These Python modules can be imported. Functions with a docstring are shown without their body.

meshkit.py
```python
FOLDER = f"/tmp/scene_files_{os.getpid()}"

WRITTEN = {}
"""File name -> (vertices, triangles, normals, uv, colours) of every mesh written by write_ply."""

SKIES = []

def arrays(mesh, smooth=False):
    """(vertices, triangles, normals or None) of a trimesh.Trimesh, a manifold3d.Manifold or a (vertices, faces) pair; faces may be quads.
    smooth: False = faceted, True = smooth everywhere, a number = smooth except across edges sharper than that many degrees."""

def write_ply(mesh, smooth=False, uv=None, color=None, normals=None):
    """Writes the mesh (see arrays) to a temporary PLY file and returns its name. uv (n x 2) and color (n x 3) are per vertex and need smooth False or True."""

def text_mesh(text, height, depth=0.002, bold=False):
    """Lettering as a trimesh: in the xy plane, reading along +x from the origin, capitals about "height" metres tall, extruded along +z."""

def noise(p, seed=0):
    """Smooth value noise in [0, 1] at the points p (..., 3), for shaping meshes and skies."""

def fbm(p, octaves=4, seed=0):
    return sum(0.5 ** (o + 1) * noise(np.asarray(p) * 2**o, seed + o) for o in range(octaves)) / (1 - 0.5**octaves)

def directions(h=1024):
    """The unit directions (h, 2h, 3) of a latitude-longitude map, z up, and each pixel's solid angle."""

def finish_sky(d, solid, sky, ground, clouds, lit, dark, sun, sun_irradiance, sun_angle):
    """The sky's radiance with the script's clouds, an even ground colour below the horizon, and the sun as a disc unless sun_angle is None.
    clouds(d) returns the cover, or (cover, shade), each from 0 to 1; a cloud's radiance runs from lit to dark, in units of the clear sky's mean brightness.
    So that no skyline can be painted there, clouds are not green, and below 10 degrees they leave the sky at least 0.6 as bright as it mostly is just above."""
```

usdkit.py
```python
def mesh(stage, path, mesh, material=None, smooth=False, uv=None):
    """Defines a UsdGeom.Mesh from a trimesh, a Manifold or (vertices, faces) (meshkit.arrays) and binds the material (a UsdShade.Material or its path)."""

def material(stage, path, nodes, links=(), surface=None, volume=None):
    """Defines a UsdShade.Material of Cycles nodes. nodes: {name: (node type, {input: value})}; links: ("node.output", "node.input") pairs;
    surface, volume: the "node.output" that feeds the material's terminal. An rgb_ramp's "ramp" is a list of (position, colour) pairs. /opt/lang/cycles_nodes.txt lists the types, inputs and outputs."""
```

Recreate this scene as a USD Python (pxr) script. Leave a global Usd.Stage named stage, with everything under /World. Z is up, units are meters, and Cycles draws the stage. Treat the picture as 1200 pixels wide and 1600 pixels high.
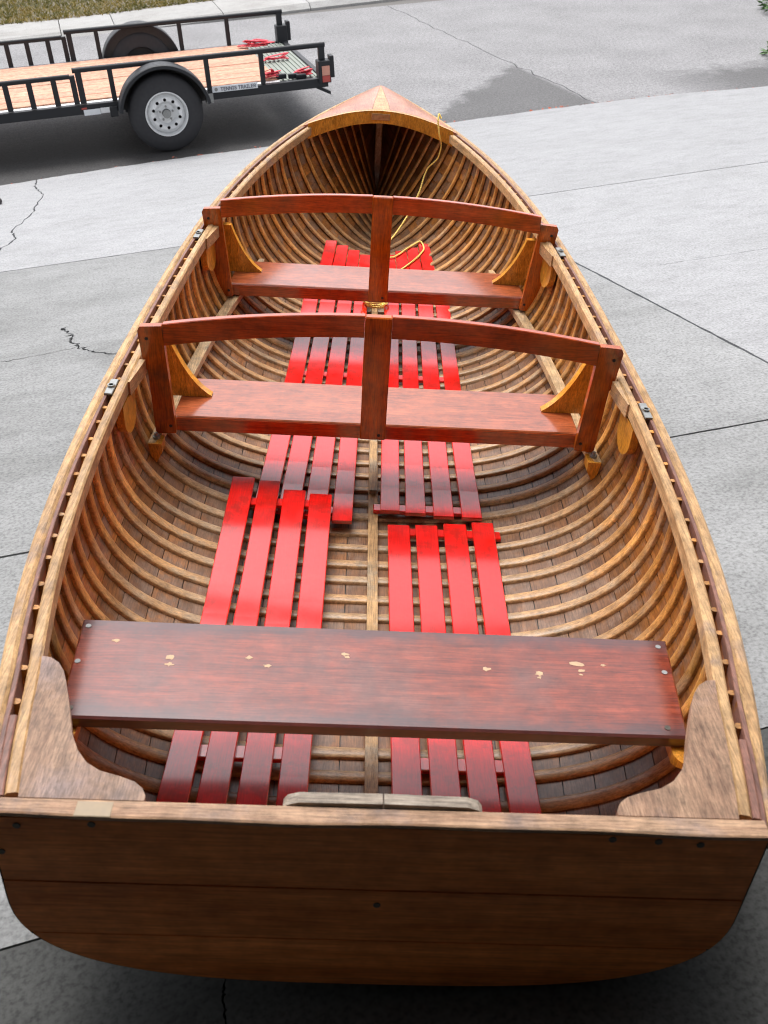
import math, random
import numpy as np
import trimesh
import shapely
from shapely.geometry import Polygon, LineString, Point, box as sbox
from shapely.ops import unary_union
from scipy.interpolate import CubicSpline, PchipInterpolator
import usdkit, meshkit
from pxr import Usd, UsdGeom, UsdLux, UsdShade, Gf, Sdf

stage = Usd.Stage.CreateInMemory()
UsdGeom.SetStageUpAxis(stage, UsdGeom.Tokens.z)
UsdGeom.SetStageMetersPerUnit(stage, 1.0)
UsdGeom.Xform.Define(stage, '/World')
UsdGeom.Scope.Define(stage, '/World/Looks')
RNG = random.Random(7)
NP = np.random.default_rng(11)

# ------------------------------------------------------------------ camera, sky, sun, exposure
EXPOSURE = 1.08
SKY = 0.15
SUN = 0.16
SUN_ELEV, SUN_AZ = math.radians(68), math.radians(4)   # azimuth = atan2(x, y) of the direction towards the sun
cam = UsdGeom.Camera.Define(stage, '/World/camera')
cr, cu, cf = (np.array(v) for v in ([0.9548006391157747, -0.29495008229078545, -0.03688073346297216],
              [0.20486515167535746, 0.563072271383181, 0.8006121950285409], [0.21537411444540114, 0.7719806125519244, -0.5980467579301931]))
cp = np.array([-0.4986950519728125, -9.283614098623602, 2.7039312425950657])
cam.AddTransformOp().Set(Gf.Matrix4d(*[float(x) for x in (*cr, 0, *cu, 0, *(-cf), 0, *cp, 1)]))
cam.CreateHorizontalApertureAttr(36.0); cam.CreateVerticalApertureAttr(48.0)
cam.CreateFocalLengthAttr(36 * 1515.35 / 1200)
cam.CreateClippingRangeAttr(Gf.Vec2f(0.05, 2000))
cam.CreateExposureAttr(EXPOSURE)
cam.CreateFStopAttr(11.0); cam.CreateFocusDistanceAttr(3.2)

dome = UsdLux.DomeLight.Define(stage, '/World/sky')
dome.GetPrim().SetCustomDataByKey('kind', 'structure')
skym = usdkit.material(stage, '/World/Looks/sky_look', {
    's': ('sky_texture', dict(sky_type='single_scattering', sun_disc=False, sun_elevation=SUN_ELEV, sun_rotation=SUN_AZ, air_density=1.0, aerosol_density=4.0)),
    'bw': ('rgb_to_bw', {}), 'grey': ('combine_color', {}),
    'tint': ('mix', dict(mix_type='multiply', fac=1.0, color2=(1.0, 1.0, 1.03))),
    'cov': ('mix', dict(fac=0.85)),
    'tc': ('texture_coordinate', {}), 'mp': ('mapping', dict(scale=(1.6, 1.6, 3.2))),
    'n': ('noise_texture', dict(scale=1.5, detail=5.0, roughness=0.55)),
    'r': ('map_range', dict(from_min=0.35, from_max=0.7, to_min=0.8, to_max=1.3)),
    'cl': ('mix', dict(mix_type='multiply', fac=1.0)),
    'rc': ('combine_color', {}),
    'bg': ('background_shader', dict(strength=SKY))},
    [('s.color', 'bw.color'), ('bw.val', 'grey.r'), ('bw.val', 'grey.g'), ('bw.val', 'grey.b'), ('grey.color', 'tint.color1'),
     ('s.color', 'cov.color1'), ('tint.color', 'cov.color2'),
     ('tc.generated', 'mp.vector'), ('mp.vector', 'n.vector'), ('n.fac', 'r.value'), ('r.result', 'rc.r'), ('r.result', 'rc.g'), ('r.result', 'rc.b'),
     ('cov.color', 'cl.color1'), ('rc.color', 'cl.color2'), ('cl.color', 'bg.color')], surface='bg.background')
UsdShade.MaterialBindingAPI.Apply(dome.GetPrim()).Bind(skym)

sun = UsdLux.DistantLight.Define(stage, '/World/sun')
sun.CreateIntensityAttr(SUN); sun.CreateAngleAttr(40.0); sun.CreateNormalizeAttr(True); sun.CreateColorAttr(Gf.Vec3f(1.0, 0.96, 0.9))
sd = np.array([math.cos(SUN_ELEV) * math.sin(SUN_AZ), math.cos(SUN_ELEV) * math.cos(SUN_AZ), math.sin(SUN_ELEV)])
zx = np.cross([0, 1, 0], sd); zx /= np.linalg.norm(zx); zy = np.cross(sd, zx)
sun.AddTransformOp().Set(Gf.Matrix4d(*[float(x) for x in (*zx, 0, *zy, 0, *sd, 0, 0, 0, 20, 1)]))

# ------------------------------------------------------------------ helpers
USED = {}
def numbered(parent, name):
    k = f'{parent}/{name}'
    n = USED.get(k, -1) + 1
    USED[k] = n
    return k if n == 0 else f'{k}_{n:03d}'

def data(prim, **kw):
    for k, v in kw.items():
        if v: prim.SetCustomDataByKey(k, v)

BM = np.array([[0.9523569375412357, 0.2880613905549947, 0.10018432406620187], [-0.2912860047883881, 0.9564495769675166, 0.018885712405880523], [-0.09038100979463572, -0.047168230729818, 0.9947896416219466]])
BO = np.array([-2.0471586934047883, 8.276635841129368, -0.8871625153293102])

class Thing:
    """An Xform directly under /World with its base at origin (in the frame of the boat, or of the trailer, or the world); parts are written in that frame."""
    def __init__(s, name, label, cat, origin=(0, 0, 0), frame='world', group=None, kind=None):
        s.path = numbered('/World', name); s.o = np.array(origin, float)
        x = UsdGeom.Xform.Define(stage, s.path)
        R = BM if frame == 'boat' else np.eye(3)
        t = BM @ (s.o - BO) if frame == 'boat' else s.o
        x.AddTransformOp().Set(Gf.Matrix4d(*[float(v) for v in (*R[:, 0], 0, *R[:, 1], 0, *R[:, 2], 0, *t, 1)]))
        s.prim = x.GetPrim()
        data(s.prim, label=label, category=cat, group=group, kind=kind)
    def part(s, name, mesh, mat, smooth=35, parent=None, label=None, kind=None):
        v, f, n = meshkit.arrays(mesh, False)
        p = numbered(parent or s.path, name)
        m = usdkit.mesh(stage, p, trimesh.Trimesh(v - s.o, f, process=False) if smooth is False else trimesh.Trimesh(v - s.o, f, process=True), MAT[mat], smooth=smooth)
        data(m.GetPrim(), label=label, kind=kind)
        return p

def single(name, mesh, mat, label=None, cat=None, kind=None, smooth=35, group=None):
    p = numbered('/World', name)
    m = usdkit.mesh(stage, p, mesh, MAT[mat], smooth=smooth)
    data(m.GetPrim(), label=label, category=cat, kind=kind, group=group)
    return p

def box(x0, x1, y0, y1, z0, z1, b=0.0):
    """Box, with chamfered edges when b > 0."""
    c = ((x0 + x1) / 2, (y0 + y1) / 2, (z0 + z1) / 2); e = np.array([x1 - x0, y1 - y0, z1 - z0])
    if b <= 0:
        m = trimesh.creation.box(e)
    else:
        h = e / 2; pts = []
        for sx in (-1, 1):
            for sy in (-1, 1):
                for sz in (-1, 1):
                    s = np.array([sx, sy, sz])
                    for k in range(3):
                        q = s * (h - b); q[k] = s[k] * h[k]; pts.append(q)
        m = trimesh.convex.convex_hull(np.array(pts))
    m.apply_translation(c); return m

def hull(pts): return trimesh.convex.convex_hull(np.array(pts, float))
def cat(ms): return trimesh.util.concatenate(ms)
def extr(poly, h, z0=0.0):
    ms = [trimesh.creation.extrude_polygon(g, h, engine='earcut') for g in getattr(poly, 'geoms', [poly]) if g.area > 1e-7]
    m = cat(ms); m.apply_translation((0, 0, z0)); return m
def to_xz(m):      # (x, y, z) of an extruded plan -> x, z plane, thickness along +y
    v = m.vertices.copy(); m.vertices = np.stack([v[:, 0], v[:, 2], v[:, 1]], 1); m.invert(); return m

def sweep(path, prof_fn, closed_prof=True, caps=True):
    """prof_fn(i) -> (k,3) points of ring i."""
    rings = [np.asarray(prof_fn(i)) for i in range(len(path))]
    k = len(rings[0]); v = np.vstack(rings); f = []
    for i in range(len(rings) - 1):
        for j in range(k if closed_prof else k - 1):
            a, b2 = i * k + j, i * k + (j + 1) % k
            f += [[a, b2, b2 + k], [a, b2 + k, a + k]]
    if caps and closed_prof:
        for i0, flip in ((0, True), ((len(rings) - 1) * k, False)):
            for j in range(1, k - 1):
                t = [i0, i0 + j, i0 + j + 1]
                f.append(t[::-1] if flip else t)
    m = trimesh.Trimesh(v, np.array(f), process=False)
    if closed_prof and caps:
        if m.volume < 0: m.invert()
    return m

def tube(pts, r, n=8, smooth_n=None):
    pts = np.array(pts, float)
    if smooth_n:
        t = np.r_[0, np.cumsum(np.linalg.norm(np.diff(pts, axis=0), axis=1))]
        cs = PchipInterpolator(t, pts) if False else CubicSpline(t, pts)
        pts = cs(np.linspace(0, t[-1], smooth_n))
    T = np.gradient(pts, axis=0); T /= np.linalg.norm(T, axis=1)[:, None]
    up = np.array([0, 0, 1.0]) if abs(T[0][2]) < 0.9 else np.array([1.0, 0, 0])
    N = np.cross(T[0], up); N /= np.linalg.norm(N); fr = []
    for i in range(len(pts)):
        N = N - T[i] * (N @ T[i]); N /= np.linalg.norm(N); fr.append((N.copy(), np.cross(T[i], N)))
    a = np.linspace(0, 2 * np.pi, n, endpoint=False)
    return sweep(pts, lambda i: pts[i] + r * (np.cos(a)[:, None] * fr[i][0] + np.sin(a)[:, None] * fr[i][1]))

def cyl(p0, p1, r, n=16):
    return trimesh.creation.cylinder(r, segment=[p0, p1], sections=n)

# ------------------------------------------------------------------ materials
MAT = {}
def mat(name, nodes, links, surface):
    MAT[name] = usdkit.material(stage, f'/World/Looks/{name}_look', nodes, links, surface=surface)

def wood(name, dark, light, grain=(1, 0.06, 1), scale=55, rough=(0.25, 0.45), coat=0.35, coat_rough=0.12, vary=0.35, bump=0.15, worn=None, worn_at=(0.52, 0.66), worn_scale=7, low_worn_sheen=None, spec=0.25, edge=False, tex=1.0):
    scale *= 2.2
    """Wood with its grain along the axis that has the small factor in 'grain'; tone varies from piece to piece; worn = colour of bare or dull areas."""
    nodes = {
        'tc': ('texture_coordinate', {}), 'oi': ('object_info', {}),
        'off': ('combine_xyz', {}), 'offm': ('math', dict(math_type='multiply', value2=37.0)),
        'add': ('mix', dict(mix_type='add', fac=1.0)),
        'mp': ('mapping', dict(scale=grain)),
        'n': ('noise_texture', dict(scale=scale, detail=6.0, roughness=0.62, distortion=0.6)),
        'n2': ('noise_texture', dict(scale=scale * 0.22, detail=3.0, roughness=0.5)),
        'm': ('mix_float', dict(fac=0.4)),
        'rr': ('rgb_ramp', dict(ramp=[(0.3, dark), (0.5, tuple(0.5 * (a + b) for a, b in zip(dark, light))), (0.72, light)])),
        'vr': ('map_range', dict(from_min=0, from_max=1, to_min=1.12 * (1 - vary), to_max=1.12 * (1 + vary))),
        'hs': ('hsv', dict(hue=0.5, saturation=1.0)),
        'nr': ('noise_texture', dict(scale=14.0, detail=4.0)),
        'ro': ('map_range', dict(from_min=0.3, from_max=0.7, to_min=rough[0], to_max=rough[1])),
        'b': ('bump', dict(strength=bump, distance=0.002)),
        'p': ('principled_bsdf', dict(coat_weight=coat, coat_roughness=coat_rough, coat_ior=1.7, specular_ior_level=spec))}
    links = [('oi.random', 'offm.value1'), ('offm.value', 'off.x'), ('offm.value', 'off.y'), ('offm.value', 'off.z'),
             ('tc.object', 'add.color1'), ('off.vector', 'add.color2'), ('add.color', 'mp.vector'), ('mp.vector', 'n.vector'), ('mp.vector', 'n2.vector'),
             ('n.fac', 'm.a'), ('n2.fac', 'm.b'), ('m.result', 'rr.fac'), ('oi.random', 'vr.value'), ('vr.result', 'hs.value'), ('rr.color', 'hs.color'),
             ('add.color', 'nr.vector'), ('nr.fac', 'ro.value'), ('ro.result', 'p.roughness'), ('n.fac', 'b.height'), ('b.normal', 'p.normal')]
    out = 'hs.color'
    if worn:
        nodes['wn'] = ('noise_texture', dict(scale=worn_scale, detail=6.0, roughness=0.65))
        nodes['wr'] = ('map_range', dict(from_min=worn_at[0], from_max=worn_at[1], to_min=0, to_max=1, clamp=True))
        nodes['wm'] = ('mix', dict(color2=worn))
        links += [('add.color', 'wn.vector'), ('wn.fac', 'wr.value'), (out, 'wm.color1')]
        src = 'wr.result'
        if low_worn_sheen:     # towards the floor: worn varnish, and pale sky sheen painted into the colour
            nodes['sp'] = ('separate_xyz', {})
            nodes['lz'] = ('map_range', dict(from_min=low_worn_sheen[0], from_max=low_worn_sheen[1], to_min=1.0, to_max=0.0, clamp=True))
            nodes['la'] = ('math', dict(math_type='multiply', value2=0.85))
            nodes['lm'] = ('math', dict(math_type='add', use_clamp=True))
            nodes['lk'] = ('math', dict(math_type='multiply', value2=low_worn_sheen[2]))
            links += [('tc.object', 'sp.vector'), ('sp.z', 'lz.value'), ('lz.result', 'la.value1'), ('la.value', 'lk.value1'), ('wr.result', 'lm.value1'), ('lk.value', 'lm.value2')]
            src = 'lm.value'
        links += [(src, 'wm.fac')]
        out = 'wm.color'
    # open pores along the grain, and grime in patches
    nodes['np'] = ('noise_texture', dict(scale=scale * 3.2, detail=5.0, roughness=0.75)); nodes['pr'] = ('map_range', dict(from_min=0.34, from_max=0.58, to_min=1 - 0.50 * tex, to_max=1 + 0.14 * tex, clamp=True))
    nodes['ng'] = ('noise_texture', dict(scale=21.0, detail=8.0, roughness=0.72)); nodes['gr'] = ('map_range', dict(from_min=0.33, from_max=0.62, to_min=1 - 0.38 * tex, to_max=1 + 0.16 * tex, clamp=True))
    nodes['pg'] = ('math', dict(math_type='multiply')); nodes['ph'] = ('hsv', dict(saturation=1.05))
    links += [('mp.vector', 'np.vector'), ('np.fac', 'pr.value'), ('add.color', 'ng.vector'), ('ng.fac', 'gr.value'), ('pr.result', 'pg.value1'), ('gr.result', 'pg.value2'), ('pg.value', 'ph.value'), (out, 'ph.color')]
    out = 'ph.color'
    if edge:     # darker bands along both long edges, broken up by noise
        nodes['es'] = ('separate_xyz', {}); nodes['em'] = ('math', dict(math_type='subtract', value2=0.443)); nodes['ea'] = ('math', dict(math_type='absolute'))
        nodes['en'] = ('noise_texture', dict(scale=9.0, detail=6.0, roughness=0.7)); nodes['ek'] = ('math', dict(math_type='multiply_add', value2=0.10))
        nodes['er'] = ('map_range', dict(from_min=0.128, from_max=0.165, to_min=0.0, to_max=0.75, clamp=True)); nodes['ex'] = ('mix', dict(color2=(0.035, 0.020, 0.022)))
        links += [('tc.object', 'es.vector'), ('es.y', 'em.value1'), ('em.value', 'ea.value1'), ('add.color', 'en.vector'), ('en.fac', 'ek.value1'), ('ea.value', 'ek.value3'), ('ek.value', 'er.value'), ('er.result', 'ex.fac'), (out, 'ex.color1')]
        out = 'ex.color'
    links.append((out, 'p.base_color'))
    mat(name, nodes, links, 'p.BSDF')

def plain(name, color, rough=0.5, metallic=0.0, coat=0.0, noise=0.12, scale=20, bump=0.0, vary=0.0, spec=0.5, color2=None, cr=0.05, lo=0.35, hi=0.65):
    c2 = color2 or tuple(c * (1 + 2 * noise) for c in color)
    nodes = {'tc': ('texture_coordinate', {}), 'oi': ('object_info', {}), 'n': ('noise_texture', dict(scale=scale, detail=6.0, roughness=0.6)),
             'rr': ('rgb_ramp', dict(ramp=[(lo, color), (hi, c2)])),
             'vr': ('map_range', dict(from_min=0, from_max=1, to_min=1 - vary, to_max=1 + vary)), 'hs': ('hsv', {}),
             'ro': ('map_range', dict(from_min=0.3, from_max=0.7, to_min=rough * 0.8, to_max=min(1, rough * 1.25))),
             'b': ('bump', dict(strength=bump, distance=0.003)),
             'p': ('principled_bsdf', dict(metallic=metallic, coat_weight=coat, coat_roughness=cr, specular_ior_level=spec))}
    links = [('tc.object', 'n.vector'), ('n.fac', 'rr.fac'), ('rr.color', 'hs.color'), ('oi.random', 'vr.value'), ('vr.result', 'hs.value'), ('hs.color', 'p.base_color'),
             ('n.fac', 'ro.value'), ('ro.result', 'p.roughness')]
    if bump: links += [('n.fac', 'b.height'), ('b.normal', 'p.normal')]
    mat(name, nodes, links, 'p.BSDF')

X_GRAIN, Y_GRAIN, Z_GRAIN = (0.06, 1, 1), (1, 0.06, 1), (1, 1, 0.06)
wood('plank_wood', (0.085, 0.028, 0.007), (0.29, 0.118, 0.034), Y_GRAIN, 45, (0.35, 0.55), 0.3, 0.22, vary=0.4, worn=(0.19, 0.112, 0.070), worn_at=(0.47, 0.62), worn_scale=13, low_worn_sheen=(0.10, 0.24, 0.55))
wood('rib_wood', (0.25, 0.10, 0.021), (0.66, 0.33, 0.105), (0.25, 1, 0.25), 50, (0.4, 0.6), 0.3, 0.24, vary=0.36, worn=(0.40, 0.275, 0.165), worn_at=(0.5, 0.75), worn_scale=9, low_worn_sheen=(0.10, 0.30, 0.8))
wood('gunwale_wood', (0.28, 0.155, 0.068), (0.56, 0.365, 0.19), Y_GRAIN, 55, (0.4, 0.6), 0.15, 0.3, vary=0.12, worn=(0.32, 0.22, 0.16), worn_at=(0.54, 0.7), worn_scale=10)
wood('pale_wood', (0.36, 0.22, 0.11), (0.60, 0.43, 0.25), Y_GRAIN, 50, (0.45, 0.6), 0.1, 0.3, vary=0.12, worn=(0.30, 0.25, 0.19), worn_at=(0.5, 0.7))
wood('golden_wood', (0.36, 0.135, 0.022), (0.64, 0.30, 0.065), (1, 1, 0.2), 40, (0.3, 0.4), 0.5, 0.12, vary=0.1)
wood('mahogany', (0.17, 0.019, 0.006), (0.42, 0.080, 0.027), X_GRAIN, 45, (0.22, 0.36), 1.0, 0.14, vary=0.12)
wood('seat_wood', (0.13, 0.026, 0.010), (0.31, 0.092, 0.042), X_GRAIN, 45, (0.22, 0.36), 1.0, 0.14, vary=0.08)
wood('mahogany_post', (0.23, 0.036, 0.007), (0.44, 0.10, 0.020), Z_GRAIN, 45, (0.22, 0.36), 0.7, 0.12, vary=0.15, worn=(0.10, 0.025, 0.012), worn_at=(0.55, 0.72))
wood('thwart_wood', (0.085, 0.013, 0.007), (0.27, 0.062, 0.034), X_GRAIN, 40, (0.22, 0.42), 0.9, 0.16, vary=0.0, worn=(0.13, 0.055, 0.045), worn_at=(0.52, 0.75), worn_scale=5, edge=True)
wood('transom_wood', (0.36, 0.105, 0.034), (0.78, 0.30, 0.115), X_GRAIN, 26, (0.45, 0.6), 0.0, 0.3, vary=0.10, spec=0.2, tex=0.6)
wood('knee_wood', (0.15, 0.08, 0.05), (0.44, 0.28, 0.18), (1.5, 0.16, 1), 45, (0.45, 0.6), 0.1, 0.3, vary=0.1, worn=(0.30, 0.21, 0.18), worn_at=(0.5, 0.66), worn_scale=5)
wood('cap_wood', (0.26, 0.14, 0.085), (0.54, 0.36, 0.23), X_GRAIN, 45, (0.5, 0.65), 0.05, 0.3, vary=0.05, worn=(0.26, 0.19, 0.16), worn_at=(0.5, 0.65), worn_scale=6)
wood('grey_wood', (0.20, 0.16, 0.125), (0.48, 0.41, 0.33), X_GRAIN, 45, (0.6, 0.75), 0.0, 0.3, vary=0.1)
wood('keel_wood', (0.20, 0.105, 0.045), (0.46, 0.29, 0.14), Y_GRAIN, 45, (0.45, 0.6), 0.1, 0.3, vary=0.1, worn=(0.30, 0.25, 0.18), worn_at=(0.5, 0.65))
wood('stem_wood', (0.26, 0.21, 0.16), (0.50, 0.44, 0.36), (1, 0.3, 0.3), 50, (0.25, 0.4), 0.6, 0.15, vary=0.0)
wood('filler_wood', (0.11, 0.045, 0.035), (0.25, 0.125, 0.09), Y_GRAIN, 50, (0.4, 0.55), 0.2, 0.3, vary=0.05)
wood('deck_wood', (0.22, 0.075, 0.04), (0.40, 0.17, 0.10), Y_GRAIN, 50, (0.3, 0.4), 0.4, 0.15, vary=0.1)
wood('king_wood', (0.34, 0.19, 0.09), (0.55, 0.36, 0.19), Y_GRAIN, 50, (0.4, 0.5), 0.2, 0.2, vary=0.05)
wood('pine_board', (0.46, 0.23, 0.15), (0.66, 0.39, 0.28), X_GRAIN, 22, (0.6, 0.75), 0.0, 0.3, vary=0.10, worn=(0.55, 0.33, 0.22), worn_at=(0.5, 0.7), worn_scale=3)
wood('red_paint', (0.50, 0.010, 0.008), (0.62, 0.016, 0.013), Y_GRAIN, 40, (0.2, 0.32), 1.0, 0.13, vary=0.07, bump=0.08, worn=(0.46, 0.020, 0.016), worn_at=(0.5, 0.6), worn_scale=18, tex=0.45)
plain('canvas', (0.028, 0.035, 0.03), 0.4, noise=0.1)
plain('brass', (0.32, 0.24, 0.12), 0.4, metallic=0.8, noise=0.2, scale=60)
plain('zinc', (0.22, 0.225, 0.22), 0.5, metallic=0.75, noise=0.2, scale=80)
plain('bright_zinc', (0.62, 0.63, 0.63), 0.5, metallic=0.35, noise=0.06, scale=40)
plain('screw', (0.06, 0.055, 0.045), 0.5, metallic=0.5, noise=0.3, scale=150)
plain('chip', (0.44, 0.30, 0.18), 0.7, noise=0.15, scale=80)
plain('patch', (0.33, 0.25, 0.16), 0.6, noise=0.08, scale=60)
plain('dark_plug', (0.012, 0.010, 0.009), 0.7, noise=0.2, scale=80)
plain('rope', (0.70, 0.52, 0.13), 0.6, noise=0.25, scale=260, bump=0.5)
plain('steel', (0.008, 0.009, 0.011), 0.45, noise=0.2, scale=30, spec=0.35)
plain('rubber', (0.018, 0.018, 0.020), 0.75, noise=0.2, scale=40, bump=0.1)
plain('plate_white', (0.62, 0.64, 0.66), 0.4, noise=0.04)
plain('letter_dark', (0.06, 0.07, 0.09), 0.5)
plain('red_plastic', (0.30, 0.03, 0.02), 0.3, noise=0.05, coat=0.4)
plain('amber_plastic', (0.45, 0.20, 0.14), 0.3, noise=0.05, coat=0.4)
plain('strap', (0.55, 0.05, 0.07), 0.75, noise=0.15, scale=60)
plain('mesh_steel', (0.20, 0.22, 0.19), 0.6, metallic=0.2, noise=0.15, scale=50)
plain('stone', (0.035, 0.03, 0.032), 0.7, noise=0.3, scale=30)
plain('leaf_litter', (0.18, 0.05, 0.03), 0.8, noise=0.8, scale=3)
plain('drywall', (0.78, 0.75, 0.70), 0.9, noise=0.04, scale=3)
plain('rafter', (0.05, 0.038, 0.028), 0.85, noise=0.2, scale=6)
plain('siding', (0.10, 0.085, 0.07), 0.8, noise=0.04, scale=2)
plain('shingle', (0.07, 0.065, 0.06), 0.9, noise=0.3, scale=30)
plain('soil', (0.10, 0.085, 0.06), 0.95, noise=0.3, scale=8)
plain('leaf_green', (0.035, 0.075, 0.018), 0.5, noise=0.6, scale=4)
plain('bark', (0.07, 0.045, 0.03), 0.85, noise=0.3, scale=30, bump=0.3)
plain('timber', (0.30, 0.20, 0.11), 0.75, noise=0.2, scale=20)
plain('joint_sand', (0.085, 0.080, 0.073), 0.95, noise=0.3, scale=30)
def grass_mat():
    mat('grass', {'g': ('geometry', {}), 'n': ('noise_texture', dict(scale=1.6, detail=5.0, roughness=0.7)), 'n2': ('noise_texture', dict(scale=14.0, detail=3.0)),
        'm': ('mix_float', dict(fac=0.5)), 'rr': ('rgb_ramp', dict(ramp=[(0.36, (0.050, 0.060, 0.012)), (0.48, (0.115, 0.10, 0.020)), (0.6, (0.24, 0.17, 0.04)), (0.7, (0.12, 0.06, 0.02))])),
        'p': ('principled_bsdf', dict(roughness=0.7)), 't': ('translucent_bsdf', {}), 'x': ('mix_closure', dict(fac=0.2))},
        [('g.position', 'n.vector'), ('g.position', 'n2.vector'), ('n.fac', 'm.a'), ('n2.fac', 'm.b'), ('m.result', 'rr.fac'), ('rr.color', 'p.base_color'), ('rr.color', 't.color'), ('p.BSDF', 'x.closure1'), ('t.BSDF', 'x.closure2')], 'x.closure')
grass_mat()

def concrete(name, base, stain, lightc, speck=0.5, stain_at=(0.50, 0.72), fine=95, streak=(0.6, 1.15, 1), darker_left=False):
    mat(name, {
        'g': ('geometry', {}), 'oi': ('object_info', {}),
        'mp': ('mapping', dict(scale=streak)),
        'n1': ('noise_texture', dict(scale=1.7, detail=8.0, roughness=0.62, distortion=0.4)),
        'n2': ('noise_texture', dict(scale=fine, detail=2.0, roughness=0.6)),
        'n3': ('noise_texture', dict(scale=9.0, detail=6.0, roughness=0.7)),
        'r1': ('rgb_ramp', dict(ramp=[(0.30, lightc), (stain_at[0], base), (stain_at[1], stain)])),
        'r2': ('rgb_ramp', dict(ramp=[(0.30, (1 - speck * 0.5,) * 3), (0.5, (1, 1, 1)), (0.7, (1 + speck * 0.3,) * 3)])),
        'r3': ('rgb_ramp', dict(ramp=[(0.30, (0.86,) * 3), (0.5, (1.0,) * 3), (0.7, (1.07,) * 3)])),
        'm1': ('mix', dict(mix_type='multiply', fac=1.0)), 'm2': ('mix', dict(mix_type='multiply', fac=1.0)),
        'vr': ('map_range', dict(from_min=0, from_max=1, to_min=0.96, to_max=1.04)), 'hs': ('hsv', {}),
        'b': ('bump', dict(strength=0.25, distance=0.003)),
        'p': ('principled_bsdf', dict(roughness=0.85, specular_ior_level=0.3)),
        'sx': ('separate_xyz', {}), 'nd': ('noise_texture', dict(scale=1.1, detail=7.0, roughness=0.65)), 'na': ('math', dict(math_type='multiply_add', value2=2.6)),
        'dr': ('map_range', dict(from_min=1.7, from_max=0.2, to_min=0.0, to_max=0.85 if darker_left else 0.0, clamp=True)), 'dm': ('mix', dict(mix_type='multiply', color2=(0.78, 0.78, 0.77)))},  # darker towards the left, with a noisy limit
        [('g.position', 'sx.vector'), ('mp.vector', 'nd.vector'), ('nd.fac', 'na.value1'), ('sx.x', 'na.value3'), ('na.value', 'dr.value'), ('dr.result', 'dm.fac'), ('hs.color', 'dm.color1'),
         ('g.position', 'mp.vector'), ('mp.vector', 'n1.vector'), ('g.position', 'n2.vector'), ('mp.vector', 'n3.vector'), ('n1.fac', 'r1.fac'), ('n2.fac', 'r2.fac'), ('n3.fac', 'r3.fac'),
         ('r1.color', 'm1.color1'), ('r2.color', 'm1.color2'), ('m1.color', 'm2.color1'), ('r3.color', 'm2.color2'), ('oi.random', 'vr.value'), ('vr.result', 'hs.value'), ('m2.color', 'hs.color'),
         ('dm.color', 'p.base_color'), ('n2.fac', 'b.height'), ('b.normal', 'p.normal')], 'p.BSDF')
concrete('concrete', (0.288, 0.290, 0.293), (0.262, 0.264, 0.264), (0.30, 0.302, 0.305), speck=0.55)
concrete('concrete_worn', (0.265, 0.268, 0.266), (0.20, 0.202, 0.198), (0.28, 0.283, 0.281), speck=0.65, stain_at=(0.48, 0.70), darker_left=True)
concrete('garage_concrete', (0.072, 0.073, 0.069), (0.045, 0.046, 0.043), (0.10, 0.101, 0.097), speck=0.8)
concrete('kerb_concrete', (0.32, 0.315, 0.30), (0.26, 0.25, 0.235), (0.34, 0.335, 0.325))

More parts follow.
